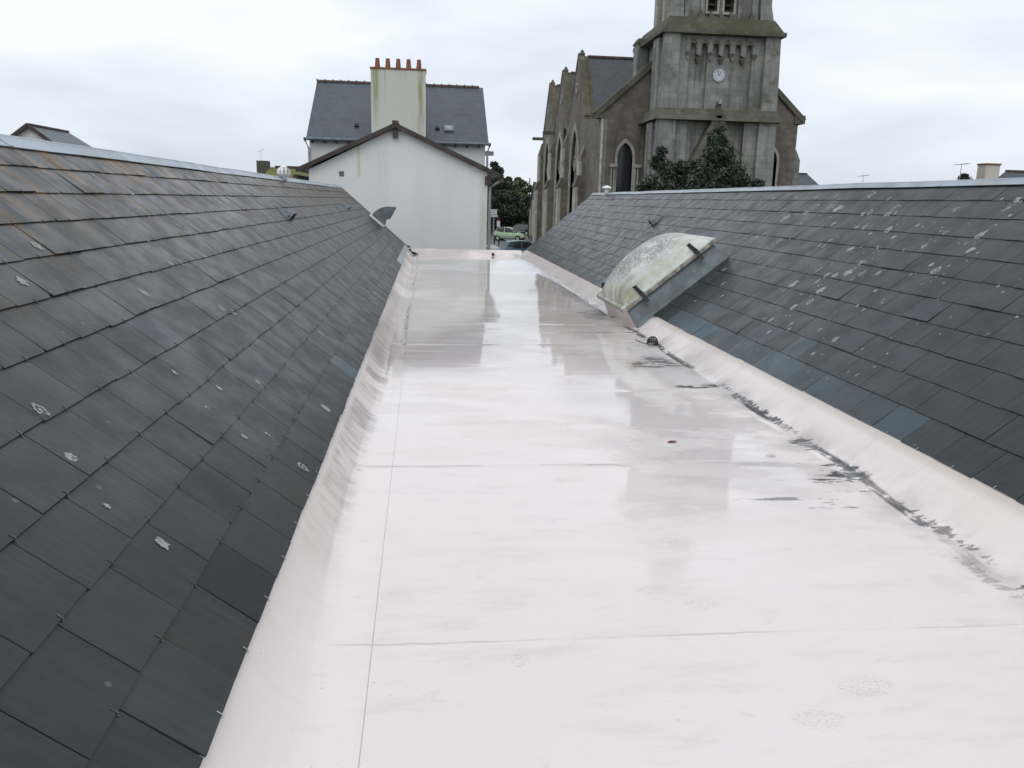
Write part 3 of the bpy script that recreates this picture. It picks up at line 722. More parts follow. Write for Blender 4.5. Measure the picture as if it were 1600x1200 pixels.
# ------------------------------------------------------------------ flat roof
flat = thing('flat_roofed_building', 'low building with white waterproof flat roof between two slate slopes', 'building', (1.2, 10, G))
def left_off(y): return .03 * noise.noise(Vector((y * .45, 3.3, 0))) + .006 * noise.noise(Vector((y * 2.1, 7.3, 0)))
def crease_w(y): return .10 * noise.noise(Vector((y * .33, 1.3, 4)))
ys = []
y = -5.0
while y < 23.75:
    ys.append(y); y += .12 if y < 12 else .2
for j in JOINTS: ys += [j - .004, j + .004]
ys = sorted(ys) + [23.75]
vs = []; fs = []
for y in ys:
    lap = .0007 * (sum(1 for j in JOINTS if y > j) % 2)
    cl = crease_w(y); lo = left_off(y)
    cs = max(0, min(1, (4.2 - y) / 1.6)) * .10           # crease runs softer close to the viewer
    P = [(-.70, -1.33), (-.60, -1.392), (-.572, -1.408), (-.555 + lo * .2, -1.43), (-.52 + lo * .5, -1.475 + lo * .3), (-.475 + cl * .4, -1.53), (-.43 + cl * .7 + lo, -1.572), (-.385 + cl + lo, -1.592), (-.32 + cl, -1.5985), (-.25 + cl * .3, -1.6)]
    P += [(-.196 - .006 * y, -1.6), (-.186 - .006 * y, -1.6025)]
    P += [(x_, -1.6025) for x_ in (.0, .3, .6, .9, 1.2, 1.5, 1.8, 2.1)]
    kr = .03 * noise.noise(Vector((y * .5, 9, 0)))
    P += [(2.34 + kr, -1.602), (2.50 + kr - cs, -1.600), (2.60 + kr - cs * .6, -1.5975), (2.655 + kr - cs * .2, -1.588), (2.69 + kr, -1.568), (2.74 + kr * .8, -1.535), (2.80 + kr * .5, -1.488), (2.855 + kr * .2, -1.440), (2.895, -1.408), (2.925, -1.390), (2.96, -1.376), (3.06, -1.30)]
    if 9.9 < y < 11.9:                                       # dressed flat under the skylight
        P = P[:-7] + [(px - .02, pz - .03) for px, pz in P[-7:]]
    for (x_, z_) in P:
        und = .0042 * noise.noise(Vector((x_ * .45, y * .5, 0))) + .0015 * noise.noise(Vector((x_ * 2, y * 3.5, 2)))
        vs.append((x_, y, z_ + lap + und * (1 if -.3 < x_ < 2.6 else .4)))
n = len(P)
for i in range(len(ys) - 1):
    for k in range(n - 1): fs.append((i * n + k, i * n + k + 1, (i + 1) * n + k + 1, (i + 1) * n + k))
b = MB().add(vs, fs)
def builds(mb, *a, **k):
    o = mb.build(*a, **k)
    return o
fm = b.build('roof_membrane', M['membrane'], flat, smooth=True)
# move the origin so that object coordinates equal the world's: texture space follows the real positions
def world_coords(o):
    off = world_loc(o)
    for v in o.data.vertices: v.co += off
    o.location -= off
world_coords(fm)
# kerb at the far end with its outlet
b = MB(); prof = [(23.72, -1.603), (23.82, -1.592), (23.90, -1.56), (23.98, -1.50), (24.06, -1.462), (24.16, -1.452), (24.42, -1.452), (24.45, -1.47), (24.46, -1.75)]
xs = [-.62 + .19 * k for k in range(19)]; vs = []; fs = []
for x_ in xs:
    for (yy, zz) in prof: vs.append((x_, yy, zz + .004 * noise.noise(Vector((x_ * 2, yy, 0)))))
n = len(prof)
for i in range(len(xs) - 1):
    for k in range(n - 1): fs.append((i * n + k, i * n + k + 1, (i + 1) * n + k + 1, (i + 1) * n + k))
world_coords(b.add(vs, fs).build('end_kerb', M['membrane'], flat, smooth=True))
MB().tube([(1.93, 23.80, -1.548), (1.93, 23.97, -1.540)], .038, 14).build('overflow_pipe', M['black'], flat, smooth=True)
MB().box(-.7, 3.1, 24.2, 24.44, G, -1.47).box(-.7, 3.1, Y0 + .4, Y0 + .65, G, -1.7).build('wall', M['render_wall'], flat)
MB().box(-.7, 3.1, Y0 + .66, 24.19, -1.95, -1.72).build('roof_slab', M['render_wall'], flat)

# wire leaf guard over the outlet
dg = thing('leaf_guard', 'small black wire leaf guard over the outlet beside the right-hand upstand', 'leaf guard', (2.60, 8.95, -1.592))
b = MB(); r_ = .062
for k in range(8):
    a = math.pi * k / 8
    b.tube([(r_ * math.cos(a) * math.cos(q), r_ * math.sin(a) * math.cos(q), .015 + .085 * max(0, math.sin(q)) ** .7) for q in [math.pi * j / 12 for j in range(13)]], .0045, 5)
b.build('wire_cage', M['black'], dg, local=True)
b = MB()
for zz, rr_ in ((.015, r_), (.055, r_ * .9)):
    b.tube([(rr_ * math.cos(2 * math.pi * j / 20), rr_ * math.sin(2 * math.pi * j / 20), zz) for j in range(21)], .005, 5)
b.tube([(-.06, 0, .01), (-.14, .03, .03), (-.19, .06, .05)], .006, 5)
b.build('wire_ring', M['black'], dg, local=True)

lf = MB(); pts = [(.034 * math.cos(a) * (1 + .25 * math.cos(3 * a)), .020 * math.sin(a) * (1 + .2 * math.sin(5 * a))) for a in [2 * math.pi * k / 22 for k in range(22)]]
lf.add([(1.679 + a, 5.16 + b_, -1.594 + .004 * math.sin(60 * a)) for a, b_ in pts] + [(1.679, 5.16, -1.588)], [(k, (k + 1) % 22, 22) for k in range(22)])
lo_ = lf.build('dead_leaf', M['leafbrown'], None); 
tag(lo_, 'single small reddish-brown dead leaf lying on the white flat roof', 'leaf')

# crumpled flashing end at the far left corner
b = MB(); rr_ = random.Random(4); pts = [(-.75, 24.1, -1.30), (-.62, 24.05, -1.33), (-.54, 24.0, -1.36), (-.50, 23.97, -1.44), (-.47, 23.95, -1.52), (-.38, 23.92, -1.555), (-.26, 23.88, -1.575)]
vs = []; fs = []
for i, p in enumerate(pts):
    w = .07 + rr_.uniform(-.02, .03) if i < 5 else .05 - .02 * (i - 5)
    for q in (-1, 0, 1): vs.append((p[0] + rr_.uniform(-.02, .02), p[1] + q * w * 2, p[2] + rr_.uniform(-.02, .03)))
for i in range(len(pts) - 1):
    for k in range(2): fs.append((i * 3 + k, i * 3 + k + 1, i * 3 + k + 4, i * 3 + k + 3))
b.add(vs, fs); nb = len(b.v); b.add([(v[0], v[1], v[2] - .03) for v in vs], fs)
b.build('torn_flashing', simple('mossy_lead', (.10, .085, .06), .8, .1, .5, 14), hallL)

# ------------------------------------------------------------------ white gabled house right behind the flat roof
hs = thing('white_gabled_house', 'white rendered house with blank gable wall and brown bargeboards, directly behind the flat roof', 'house', (-.9, 33, G))
GY = 28.; xl, xr_, xa, za, zl = -3.92, 2.02, -1.06, 2.27, .92
MB().poly([(xl, G), (xr_, G), (xr_, zl), (xa, za), (xl, zl - .06)], [[(-2.93, .66), (-2.77, .66), (-2.77, .83), (-2.93, .83)]], lambda a, b_, c: (a, GY + c, b_), .3).build('gable_wall', M['gable'], hs)
MB().box(xl, xl + .3, GY + .3, 37.95, G, zl - .1).box(xr_ - .3, xr_, GY + .3, 37.95, G, zl - .1).build('side_wall', M['white'], hs)
b = MB()
for k in range(4): b.box(-2.925, -2.775, GY + .03, GY + .09, .67 + .04 * k, .69 + .04 * k)
b.box(-2.928, -2.772, GY + .12, GY + .14, .662, .828)
b.build('vent_grille', M['pvc'], hs)
dx, dz = xa - xl, za - (zl - .06)
for nm, sgn_ in (('l', -1), ('r', 1)):
    ex_ = xl - .38 if sgn_ < 0 else xr_ + .42
    sl = (za - zl) / (xa - xl) if sgn_ < 0 else (za - zl) / (xr_ - xa)
    ez_ = za + .09 - sl * abs(ex_ - xa)
    MB().add([(xa, GY - .18, za + .16), (xa, 37.9, za + .16), (ex_, 37.9, ez_ + .07), (ex_, GY - .18, ez_ + .07), (xa, GY - .18, za + .06), (xa, 37.9, za + .06), (ex_, 37.9, ez_ - .03), (ex_, GY - .18, ez_ - .03)],
             [(0, 1, 2, 3), (4, 5, 6, 7), (0, 1, 5, 4), (1, 2, 6, 5), (2, 3, 7, 6), (3, 0, 4, 7)]).build('roof_slope', M['far_slate'], hs)
    MB().beam((xa - sgn_ * .0, GY - .21, za + .065), (ex_, GY - .21, ez_ - .01), .05, .13, (0, 0, 1)).build('bargeboard', M['brown'], hs)
MB().box(xa - .08, xa + .08, GY - .17, GY - .002, za - .32, za - .0).build('ridge_beam', M['brown'], hs)
MB().beam((xa, GY - .24, za + .17), (xa, 37.9, za + .17), .2, .1).build('ridge_tiles', M['brown'], hs)
gt = MB().tube([(xr_ + .47, GY - .2, .68), (xr_ + .47, 37.9, .68)], .075, 8).build('gutter', M['brown'], hs)
MB().tube([(xr_ + .42, GY - .1, .64), (xr_ + .10, GY + .08, .42), (xr_ + .09, GY + .08, -3.9)], .05, 8).build('downpipe', M['pvc'], gt)
MB().tube([(xl - .42, GY - .2, .62), (xl - .42, 37.9, .62)], .075, 8).build('gutter', M['brown'], hs)
MB().box(xr_ - .08, xr_ + .12, GY - .12, GY - .01, .52, .80).build('bracket', M['brown'], hs)

# larger house behind
bh = thing('tall_white_house', 'taller white house with steep slate roof and broad five-pot chimney, behind the blank gable', 'house', (-1.3, 41, G))
BY = 38.; bl, br, be, brz = -5.25, 2.62, 2.58, 5.42; RYB = BY + 3.7
MB().poly([(BY, G), (BY + 7.4, G), (BY + 7.4, be), (RYB, brz - .15), (BY, be)], [], lambda a, b_, c: (bl + c, a, b_), .35).build('side_gable_wall', M['white'], bh)
MB().poly([(BY, G), (BY + 7.4, G), (BY + 7.4, be), (RYB, brz - .15), (BY, be)], [], lambda a, b_, c: (br - c, a, b_), .35).build('side_gable_wall', M['white'], bh)
MB().box(bl + .35, br - .35, BY, BY + .35, G, be).build('long_wall', M['white'], bh)
MB().box(bl + .35, br - .35, BY + 7.05, BY + 7.4, G, be).build('long_wall', M['white'], bh)
for k, yy in ((0, BY - .28), (1, BY + 7.68)):
    MB().add([(bl - .1, yy, be - .06), (br + .14, yy, be - .06), (br + .1, RYB, brz), (bl - .06, RYB, brz), (bl - .1, yy, be - .16), (br + .14, yy, be - .16), (br + .1, RYB, brz - .12), (bl - .06, RYB, brz - .12)],
             [(0, 1, 2, 3), (4, 5, 6, 7), (0, 1, 5, 4), (1, 2, 6, 5), (2, 3, 7, 6), (3, 0, 4, 7)]).build('roof_slope', M['far_slate'], bh)
b = MB()
for k in range(21):
    x0 = bl - .06 + k * .374; b.tube([(x0, RYB, brz - .01), (x0 + .36, RYB, brz - .01)], [.095, .085], 8)
    b.box(x0 - .015, x0 + .03, RYB - .1, RYB + .1, brz, brz + .105)
b.build('ridge_tiles', M['redridge'], bh)
b = MB()
for k in range(15):
    x0 = bl + .1 + k * .53; b.box(x0, x0 + .09, BY - .26, BY - .001, be - .25, be - .165)
b.build('rafter_ends', M['brown'], bh)
MB().tube([(bl - .2, BY - .36, be - .10), (br + .24, BY - .36, be - .10)], .065, 8).build('gutter', M['zinc_dk'], bh)
MB().tube([(br + .18, BY - .34, be - .15), (br + .10, BY - .07, be - .45), (br + .10, BY - .07, -3.6)], .05, 8).build('downpipe', M['pvc'], bh)
MB().tube([(bl - .15, BY - .34, be - .15), (bl - .02, BY - .08, be - .5), (bl - .02, BY - .08, -3.6)], .05, 8).build('downpipe', M['lightpipe'], bh)
MB().box(br + .02, br + .42, BY + .3, BY + .5, be - .55, be - .36).build('wall_lamp', M['pvc'], bh)
ch = MB().box(-2.47, -.08, BY - .5, BY + .55, G, 5.48).build('chimney', M['white2'], bh)
MB().box(-2.50, -.05, BY - .53, BY + .58, 5.481, 5.56).build('chimney_cap', M['terracotta'], ch)
for k in range(5):
    x0 = -2.20 + k * .455
    MB().tube([(x0, BY, 5.56), (x0, BY, 6.0), (x0, BY, 6.005), (x0, BY, 5.93)], [.125, .085, .06, .06], 12, cap=False).build('chimney_pot', M['terracotta'], ch)
def on_slope(x, f, up=0.): return Vector((x, BY - .28 + f * (RYB - BY + .28), be - .06 + f * (brz - be + .06)))
a0 = on_slope(.98, .17); a1 = on_slope(.98, .27); nrm = Vector((0, -(brz - be), (RYB - BY))).normalized()
sl_ = MB().beam(a0 + nrm * .03, a1 + nrm * .03, .46, .07, nrm).build('roof_window', M['zinc_dk'], bh)
MB().beam(a0 + nrm * .075 + (a1 - a0) * .12, a0 + nrm * .075 + (a1 - a0) * .88, .36, .015, nrm).build('pane', simple('skylight_glass', (.22, .27, .29), .08), sl_)
for x0 in (-3.2, .45):
    a0 = on_slope(x0, .2); MB().beam(a0 + nrm * .04, a0 + nrm * .04 + Vector((0, .12, .1)), .2, .09, nrm).build('roof_vent', M['black'], bh)

# low white wall end beside the house, mossy outbuilding on the left
tag(MB().box(2.16, 2.56, 29.0, 31.0, G, -1.66).build('garden_wall', M['white'], None), 'short stretch of low white wall at the foot of the blank gable', 'wall')
mo = thing('mossy_roofed_outbuilding', 'low outbuilding with yellow-green mossy roof, left of the white gabled house', 'building', (-7, 33, G))
MB().box(-10.5, -4.5, 31.2, 31.5, G, .28).box(-10.5, -10.2, 31.5, 34, G, .25).box(-4.8, -4.5, 31.5, 34, G, .25).build('wall', M['rubble'], mo)
MB().add([(-6.15, 31, .30), (-4.45, 31, .30), (-4.45, 32.8, 1.06), (-6.1, 32.8, 1.06), (-4.45, 34.4, .3), (-6, 34.4, .3), (-6.0, 31, .2), (-4.45, 31, .2)], [(0, 1, 2, 3), (3, 2, 4, 5), (0, 3, 5), (1, 2, 4), (0, 1, 7, 6)]).build('roof', M['mossy_roof'], mo)
MB().beam((-5.85, 32.8, 1.07), (-4.4, 32.8, 1.07), .18, .09).build('ridge_tiles', M['brown'], mo)
MB().box(-6.5, -6.08, 32.5, 33.0, .2, 1.28).build('chimney', M['moss_stone'], mo)

# ------------------------------------------------------------------ church
chr_ = thing('church', 'grey-brown stone church with three side gables and clock tower, behind the right-hand slate roof', 'church', (16, 60, G))
NW, NE, NY0, NY1, EZ = 11.5, 25.2, 55., 83.6, 5.9; NCX = (NW + NE) / 2; APZ = 12.1
def arch(cx_, w, z0, zs, n=8):
    """pointed arch outline, counter-clockwise from lower left"""
    h = w / 2; pts = [(cx_ - h, z0), (cx_ + h, z0)]
    for k in range(n + 1):
        a = (math.pi / 3) * k / n; pts.append((cx_ - h + w * math.cos(a), zs + w * math.sin(a)))
    for k in range(n - 1, -1, -1):
        a = (math.pi / 3) * k / n; pts.append((cx_ + h - w * math.cos(a), zs + w * math.sin(a)))
    return pts
# west front behind the tower
front = lambda a, b_, c: (a, NY0 + c, b_)
wl_ = arch(13.25, 1.05, -2.2, 3.1); wr_ = arch(23.4, 1.05, -2.2, 3.1)
MB().poly([(NW, G), (NE, G), (NE, EZ), (NCX, APZ), (NW, EZ)], [wl_, wr_], front, .8).build('west_wall', M['rubble'], chr_)
def arch_frame(root, cxw, w, z0, zs, frm, t=.16, proud=.05, name='window', tracery=False):
    o = MB().poly(arch(cxw, w + 2 * t, z0 - t, zs), [arch(cxw, w, z0, zs)], lambda a, b_, c: frm(a, b_, c - proud), .35 + proud).build(name, M['quoin'], root)
    MB().poly(arch(cxw, w, z0, zs), [], lambda a, b_, c: frm(a, b_, .34 + c), .02).build('pane', M['glass_dk'], o)
    if tracery:
        b = MB()
        for k in (-1, 0, 1): b.add(*boxm(frm, cxw + k * w / 4 - .05, cxw + k * w / 4 + .05, z0, zs + w * (.72 if k == 0 else .5), .16, .30))
        for k in range(1, 4): b.add(*boxm(frm, cxw - w / 2, cxw + w / 2, z0 + (zs - z0) * k / 4 - .03, z0 + (zs - z0) * k / 4 + .03, .18, .28))
        for cc_, rr2, zz in ((cxw - w / 4, w / 4 * .8, zs + w * .05), (cxw + w / 4, w / 4 * .8, zs + w * .05), (cxw, w / 4 * .85, zs + w * .45)):
            ring = [(cc_ + rr2 * math.cos(2 * math.pi * q / 18), zz + rr2 * math.sin(2 * math.pi * q / 18)) for q in range(18)]
            ring2 = [(cc_ + (rr2 - .09) * math.cos(2 * math.pi * q / 18), zz + (rr2 - .09) * math.sin(2 * math.pi * q / 18)) for q in range(18)]
            b.poly(ring, [ring2], lambda a, b_, c: frm(a, b_, .14 + c), .18)
        b.build('tracery', M['quoin'], o)
    return o
def boxm(frm, a0, a1, b0, b1, c0, c1):
    vs = [frm(a, b_, c) for c in (c0, c1) for a, b_ in ((a0, b0), (a1, b0), (a1, b1), (a0, b1))]
    return vs, [(0, 1, 2, 3), (7, 6, 5, 4), (0, 4, 5, 1), (1, 5, 6, 2), (2, 6, 7, 3), (3, 7, 4, 0)]
arch_frame(chr_, 13.25, 1.05, -2.2, 3.1, front, .16); arch_frame(chr_, 23.4, 1.05, -2.2, 3.1, front, .16)
# colonnettes and capital band either side of that window
b = MB()
for x0 in (12.35, 12.55, 13.98, 14.18): b.tube([(x0, NY0 - .1, -3), (x0, NY0 - .1, 2.4)], .07, 8)
b.box(12.2, 12.72, NY0 - .25, NY0 - .002, 2.401, 2.62).box(13.85, 14.35, NY0 - .25, NY0 - .002, 2.401, 2.62)
b.build('colonnettes', M['quoin'], chr_)
b = MB()
for sg in (-1, 1):
    e0 = (NCX + sg * (NE - NCX + .35), NY0 + .35, EZ - .1); e1 = (NCX, NY0 + .35, APZ + .15)
    b.beam(e0, e1, 1.1, .34)
b.box(NW - .32, NW + .28, NY0 - .15, NY0 + .85, EZ - .35, EZ - .06).box(NE - .3, NE + .42, NY0 - .15, NY0 + .85, EZ - .3, EZ + .25)
b.build('gable_coping', M['moss_stone'], chr_)
MB().box(NE + .002, NE + .45, NY0 + .1, NY0 + 1.2, G, 3.2).taper((NE + .002, NE + .45, NY0 + .1, NY0 + 1.2), (NE + .002, NE + .1, NY0 + .1, NY0 + 1.2), 3.201, 3.9).build('corner_buttress', M['ashlar'], chr_)
MB().tube([(NW + .1, NY0 - .12, EZ - .4), (NW + .1, NY0 - .12, G)], .09, 8).build('drainpipe', M['lightpipe'], chr_)
MB().box(NW - .02, NW + .42, NY0 - .04, NY0 + .0, G, EZ - .4).build('corner_quoins', M['ashlar'], chr_)
# nave roof
b = MB()
for sg in (-1, 1):
    x1 = NCX + sg * (NE - NCX + (.25 if sg > 0 else -.55)); EZ = 5.9 if sg > 0 else 6.45
    b.add([(NCX, NY0 + .8, APZ), (NCX, NY1, APZ), (x1, NY1, EZ - .2), (x1, NY0 + .8, EZ - .2), (NCX, NY0 + .8, APZ - .25), (NCX, NY1, APZ - .25), (x1, NY1, EZ - .45), (x1, NY0 + .8, EZ - .45)],
          [(0, 1, 2, 3), (4, 5, 6, 7), (0, 1, 5, 4), (1, 2, 6, 5), (2, 3, 7, 6), (3, 0, 4, 7)])
EZ = 5.9
b.build('nave_roof', M['far_slate2'], chr_)
MB().box(NE - .8, NE, NY0 + .8, NY1, G, EZ - .5).box(NW + .002, NE - .81, NY1 - .8, NY1, G, EZ - .5).build('far_walls', M['rubble'], chr_)
# north side: three gabled bays
side = lambda a, b_, c: (NW + c, a, b_)
BAYS = [(64.4, 11.05), (71.8, 10.95), (79.2, 10.9)]
wh = 3.55
outl = [(NY0 + .8, G), (NY1, G), (NY1, 5.2), (83.1, 5.2)]
for yc, zt in reversed(BAYS):
    outl += [(yc + wh, 6.3), (yc, zt - .1), (yc - wh, 6.3)]
outl += [(60.6, 6.0), (NY0 + .8, 5.6)]
holes = []
for yc, zt in BAYS: holes.append(arch(yc, 3.1, -2.6, 2.9))
for yc, zt in BAYS: holes.append([(yc + .32 * math.cos(q), 8.6 + .32 * math.sin(q)) for q in [2 * math.pi * k / 14 for k in range(14)]])
MB().poly(outl, holes, side, .8).build('side_wall', M['rubble'], chr_)
for i, (yc, zt) in enumerate(BAYS):
    arch_frame(chr_, yc, 3.1, -2.6, 2.9, side, .30, .10, tracery=True)
    MB().poly([(yc + .4 * math.cos(q), 8.6 + .4 * math.sin(q)) for q in [2 * math.pi * k / 14 for k in range(14)]], [[(yc + .25 * math.cos(q), 8.6 + .25 * math.sin(q)) for q in [2 * math.pi * k / 14 for k in range(14)]]], lambda a, b_, c: (NW - .06 + c, a, b_), .3).build('roundel', M['quoin'], chr_)
    b = MB()
    for sg in (-1, 1):
        b.beam((NW + .2, yc + sg * (wh + .1), 6.2), (NW + .2, yc, zt + .02), .5, .2)
    b.taper((NW + .02, NW + .48, yc - .2, yc + .2), (NW + .2, NW + .3, yc - .05, yc + .05), zt + .0, zt + .35)
    b.build('gable_coping', M['rubble'], chr_)
    b = MB()
    xin = NCX
    for sg in (-1, 1):
        b.add([(NW + .5, yc, zt - .15), (xin, yc, zt - .15), (xin, yc + sg * (wh + .1), 6.1), (NW + .5, yc + sg * (wh + .1), 6.1)], [(0, 1, 2, 3)])
        b.add([(NW + .5, yc, zt - .35), (xin, yc, zt - .35), (xin, yc + sg * (wh + .1), 5.9), (NW + .5, yc + sg * (wh + .1), 5.9)], [(0, 1, 2, 3)])
    b.build('bay_roof', M['far_slate2'], chr_)
    MB().beam((NW + .7, yc, zt - .12), (xin - 1.2, yc, zt - .12), .25, .16).build('ridge_tiles', M['redridge'], chr_)
# buttresses between bays with set-offs and pale quoins
for i, (yb, zt, pr) in enumerate([(60.5, 3.6, .65), (68.1, 5.0, .7), (75.5, 5.0, .7), (83.0, 5.2, .62)]):
    b = MB(); w = .5
    b.box(NW - pr, NW - .002, yb - w, yb + w, G, 1.2).taper((NW - pr, NW - .002, yb - w, yb + w), (NW - pr * .62, NW - .002, yb - w, yb + w), 1.201, 1.9)
    b.box(NW - pr * .62, NW - .002, yb - w, yb + w, 1.901, zt - .6).taper((NW - pr * .62, NW - .002, yb - w, yb + w), (NW - .05, NW - .002, yb - w, yb + w), zt - .599, zt + .5)
    o = b.build('buttress', M['rubble'], chr_)
    MB().box(NW - pr - .02, NW - pr + .2, yb - w - .02, yb + w + .02, G, 1.15).box(NW - pr * .62 - .02, NW - pr * .62 + .16, yb - w - .02, yb + w + .02, 1.95, zt - .65).build('quoins', M['quoin'], o)
    MB().beam((NW - pr - .06, yb, 1.15), (NW - pr * .58, yb, 1.98), 1.1, .12).build('weathering', M['moss_stone'], o)
for yb in (75.5, 82.9):
    MB().box(NW - 1.05, NW - .002, yb - .14, yb + .14, 6.0, 6.28).build('gargoyle', M['moss_stone'], chr_)
MB().tube([(NW - .12, 69.0, 6.0), (NW - .12, 69.0, G)], .10, 8).build('drainpipe', M['black'], chr_)
MB().box(12.2, 15, 56, 60.3, 5.2, 5.6).build('aisle_parapet', M['rubble'], chr_)

# the tower: three stages, belfry, spire
TX = 18.1; T0 = 51.6
tw = thing('bell_tower', 'square stone bell tower with white clock face at the front of the church', 'tower', (TX, 55, G))
def stage(root, z0, z1, hw, depth, yf, mat, bw, bproj, inner=.6):
    b = MB().box(TX - hw + bw * .5, TX + hw - bw * .5, yf, yf + depth, z0, z1)
    o = b.build('tower_wall', mat, root)
    for sg in (-1, 1):
        xo = TX + sg * hw; xi = TX + sg * (hw - bw)
        q = MB().taper((min(xo, xi), max(xo, xi), yf - bproj, yf - .002), (min(xo - sg * .12, xi), max(xo - sg * .12, xi), yf - bproj + .1, yf - .002), z0, z1)
        xj = TX + sg * (hw - bw - inner); 
        q.box(min(xi, xj) + (.002 if sg > 0 else 0), max(xi, xj) - (.002 if sg < 0 else 0), yf - bproj * .42, yf - .003, z0, z1 - .02)
        q.box(min(xo, xi + sg * .2), max(xo, xi + sg * .2), yf + .4, yf + 1.7, z0, z1 - .1)
        q.build('corner_buttress', M['quoin'] if sg < 0 and False else mat, root)
    return o
stage(tw, G, 5.2, 3.95, 6.6, T0, M['ashlar'], 1.25, .75, .85)
b = MB().taper((TX - 4.1, TX + 4.1, T0 - .9, T0 + 6.9), (TX - 3.85, TX + 3.85, T0 - .65, T0 + 6.7), 5.201, 5.9); b.build('lower_ledge', M['moss_stone'], tw)
stage(tw, 5.901, 10.25, 3.78, 6.4, T0 + .05, M['ashlar'], 1.05, .7, .7)
b = MB().box(TX - 3.92, TX + 3.92, T0 - .75, T0 + 6.6, 10.251, 10.5).taper((TX - 3.8, TX + 3.8, T0 - .65, T0 + 6.5), (TX - 3.35, TX + 3.35, T0 - .1, T0 + 6.2), 10.501, 11.3); b.build('upper_ledge', M['moss_stone'], tw)
# centre pilaster, blind arcade, clock
MB().box(TX - .82, TX + .78, T0 - .16, T0 + .048, 5.91, 9.0).build('centre_pilaster', M['ashlar'], tw)
n = 6; x0 = TX - 2.15; W_ = 4.3 / n; out = [(x0 - .08, 10.22), (x0 - .08, 9.0)]
for k in range(n):
    a = x0 + k * W_; cxk = a + W_ / 2
    out += [(a + .06, 9.05 if k % 2 else 8.72), (a + .16, 9.15)]
    for q in range(7):
        th = math.pi - math.pi * q / 6; out.append((cxk + (W_ / 2 - .14) * math.cos(th), 9.42 + .38 * max(0, math.sin(th)) ** .8))
    out += [(a + W_ - .16, 9.15)]
out += [(x0 + 4.38, 9.0), (x0 + 4.38, 10.22)]
arc = MB().poly(out, [], lambda a, b_, c: (a, T0 - .30 + c, b_), .34).build('blind_arcade', M['ashlar'], tw)
for k in range(n):
    b = MB(); cxk = x0 + (k + .5) * W_
    for sg in (-1, 1): b.beam((cxk + sg * .24, T0 - .33, 9.72), (cxk, T0 - .33, 10.0), .05, .07)
    b.build('arch_moulding', M['moulding_stone'], arc)
b = MB()
for k in range(n + 1):
    xx = x0 + k * W_; zz = 8.62 if k % 2 else 8.92
    b.taper((xx - .04, xx + .04, T0 - .28, T0 + .03), (xx - .17, xx + .17, T0 - .36, T0 + .03), zz, zz + .32)
b.build('corbels', M['moss_stone'], tw)
cz = 7.95; cxx = TX - .02
ck = MB().tube([(cxx, T0 - .17, cz), (cxx, T0 - .26, cz)], .38, 32).build('clock_face', M['clock'], tw)
b = MB()
for k in range(12):
    a = 2 * math.pi * k / 12; b.beam((cxx + .27 * math.sin(a), T0 - .268, cz + .27 * math.cos(a)), (cxx + .36 * math.sin(a), T0 - .268, cz + .36 * math.cos(a)), .03, .012, (0, 1, 0))
b.build('hour_marks', M['zinc_dk'], ck)
b = MB().beam((cxx, T0 - .275, cz), (cxx + .10, T0 - .275, cz + .20), .045, .012, (0, 1, 0)).beam((cxx - .02, T0 - .282, cz - .03), (cxx - .14, T0 - .282, cz + .30), .03, .01, (0, 1, 0))
b.build('clock_hands', M['zinc_dk'], ck)
# portal gable with mossy coping
MB().poly([(TX - 2.5, .0), (TX + 2.5, .0), (TX + .05, 5.15), (TX - .05, 5.15)], [arch(TX, 1.9, .15, .8)], lambda a, b_, c: (a, T0 - .55 + c, b_), .54).build('portal_gable', M['ashlar'], tw)
b = MB()
for sg in (-1, 1): b.beam((TX + sg * 2.95, T0 - .45, -.55), (TX + sg * .0, T0 - .45, 5.55), .8, .42)
b.taper((TX - .16, TX + .16, T0 - .7, T0 - .35), (TX - .1, TX + .1, T0 - .65, T0 - .4), 5.5, 6.35)
b.build('portal_coping', M['moss_stone'], tw)
MB().tube([(TX + .02, T0 - .72, 6.2), (TX + .02, T0 - .72, 6.5)], [.14, .09], 8).build('finial', M['quoin'], tw)
MB().poly(arch(TX, 1.9, .15, .8), [], lambda a, b_, c: (a, T0 - .2 + c, b_), .02).build('rose_window', M['glass_dk'], tw)
# belfry
bf = T0 + .45; BH = 3.2
l1_ = arch(TX - .56, .62, 11.75, 16.2); l2_ = arch(TX + .50, .62, 11.75, 16.2)
MB().poly([(TX - BH + .4, 11.301), (TX + BH - .4, 11.301), (TX + BH - .4, 19.2), (TX - BH + .4, 19.2)], [l1_, l2_], lambda a, b_, c: (a, bf + c, b_), .6).build('belfry_wall', M['ashlar'], tw)
MB().box(TX - BH + .4, TX + BH - .4, bf + .61, bf + 5.2, 11.301, 19.2).build('belfry_core', M['ashlar'], tw)
for cxk in (TX - .56, TX + .50):
    o = MB().poly(arch(cxk, .86, 11.6, 16.2), [arch(cxk, .62, 11.75, 16.2)], lambda a, b_, c: (a, bf - .12 + c, b_), .3).build('louvred_opening', M['quoin'], tw)
    q = MB()
    for k in range(13): q.add([(cxk - .31, bf + .2, 11.8 + k * .36), (cxk + .31, bf + .2, 11.8 + k * .36), (cxk + .31, bf + .42, 12.0 + k * .36), (cxk - .31, bf + .42, 12.0 + k * .36)], [(0, 1, 2, 3)])
    q.box(cxk - .31, cxk + .31, bf + .5, bf + .55, 11.76, 16.5)
    q.build('louvres', M['louvre'], o)
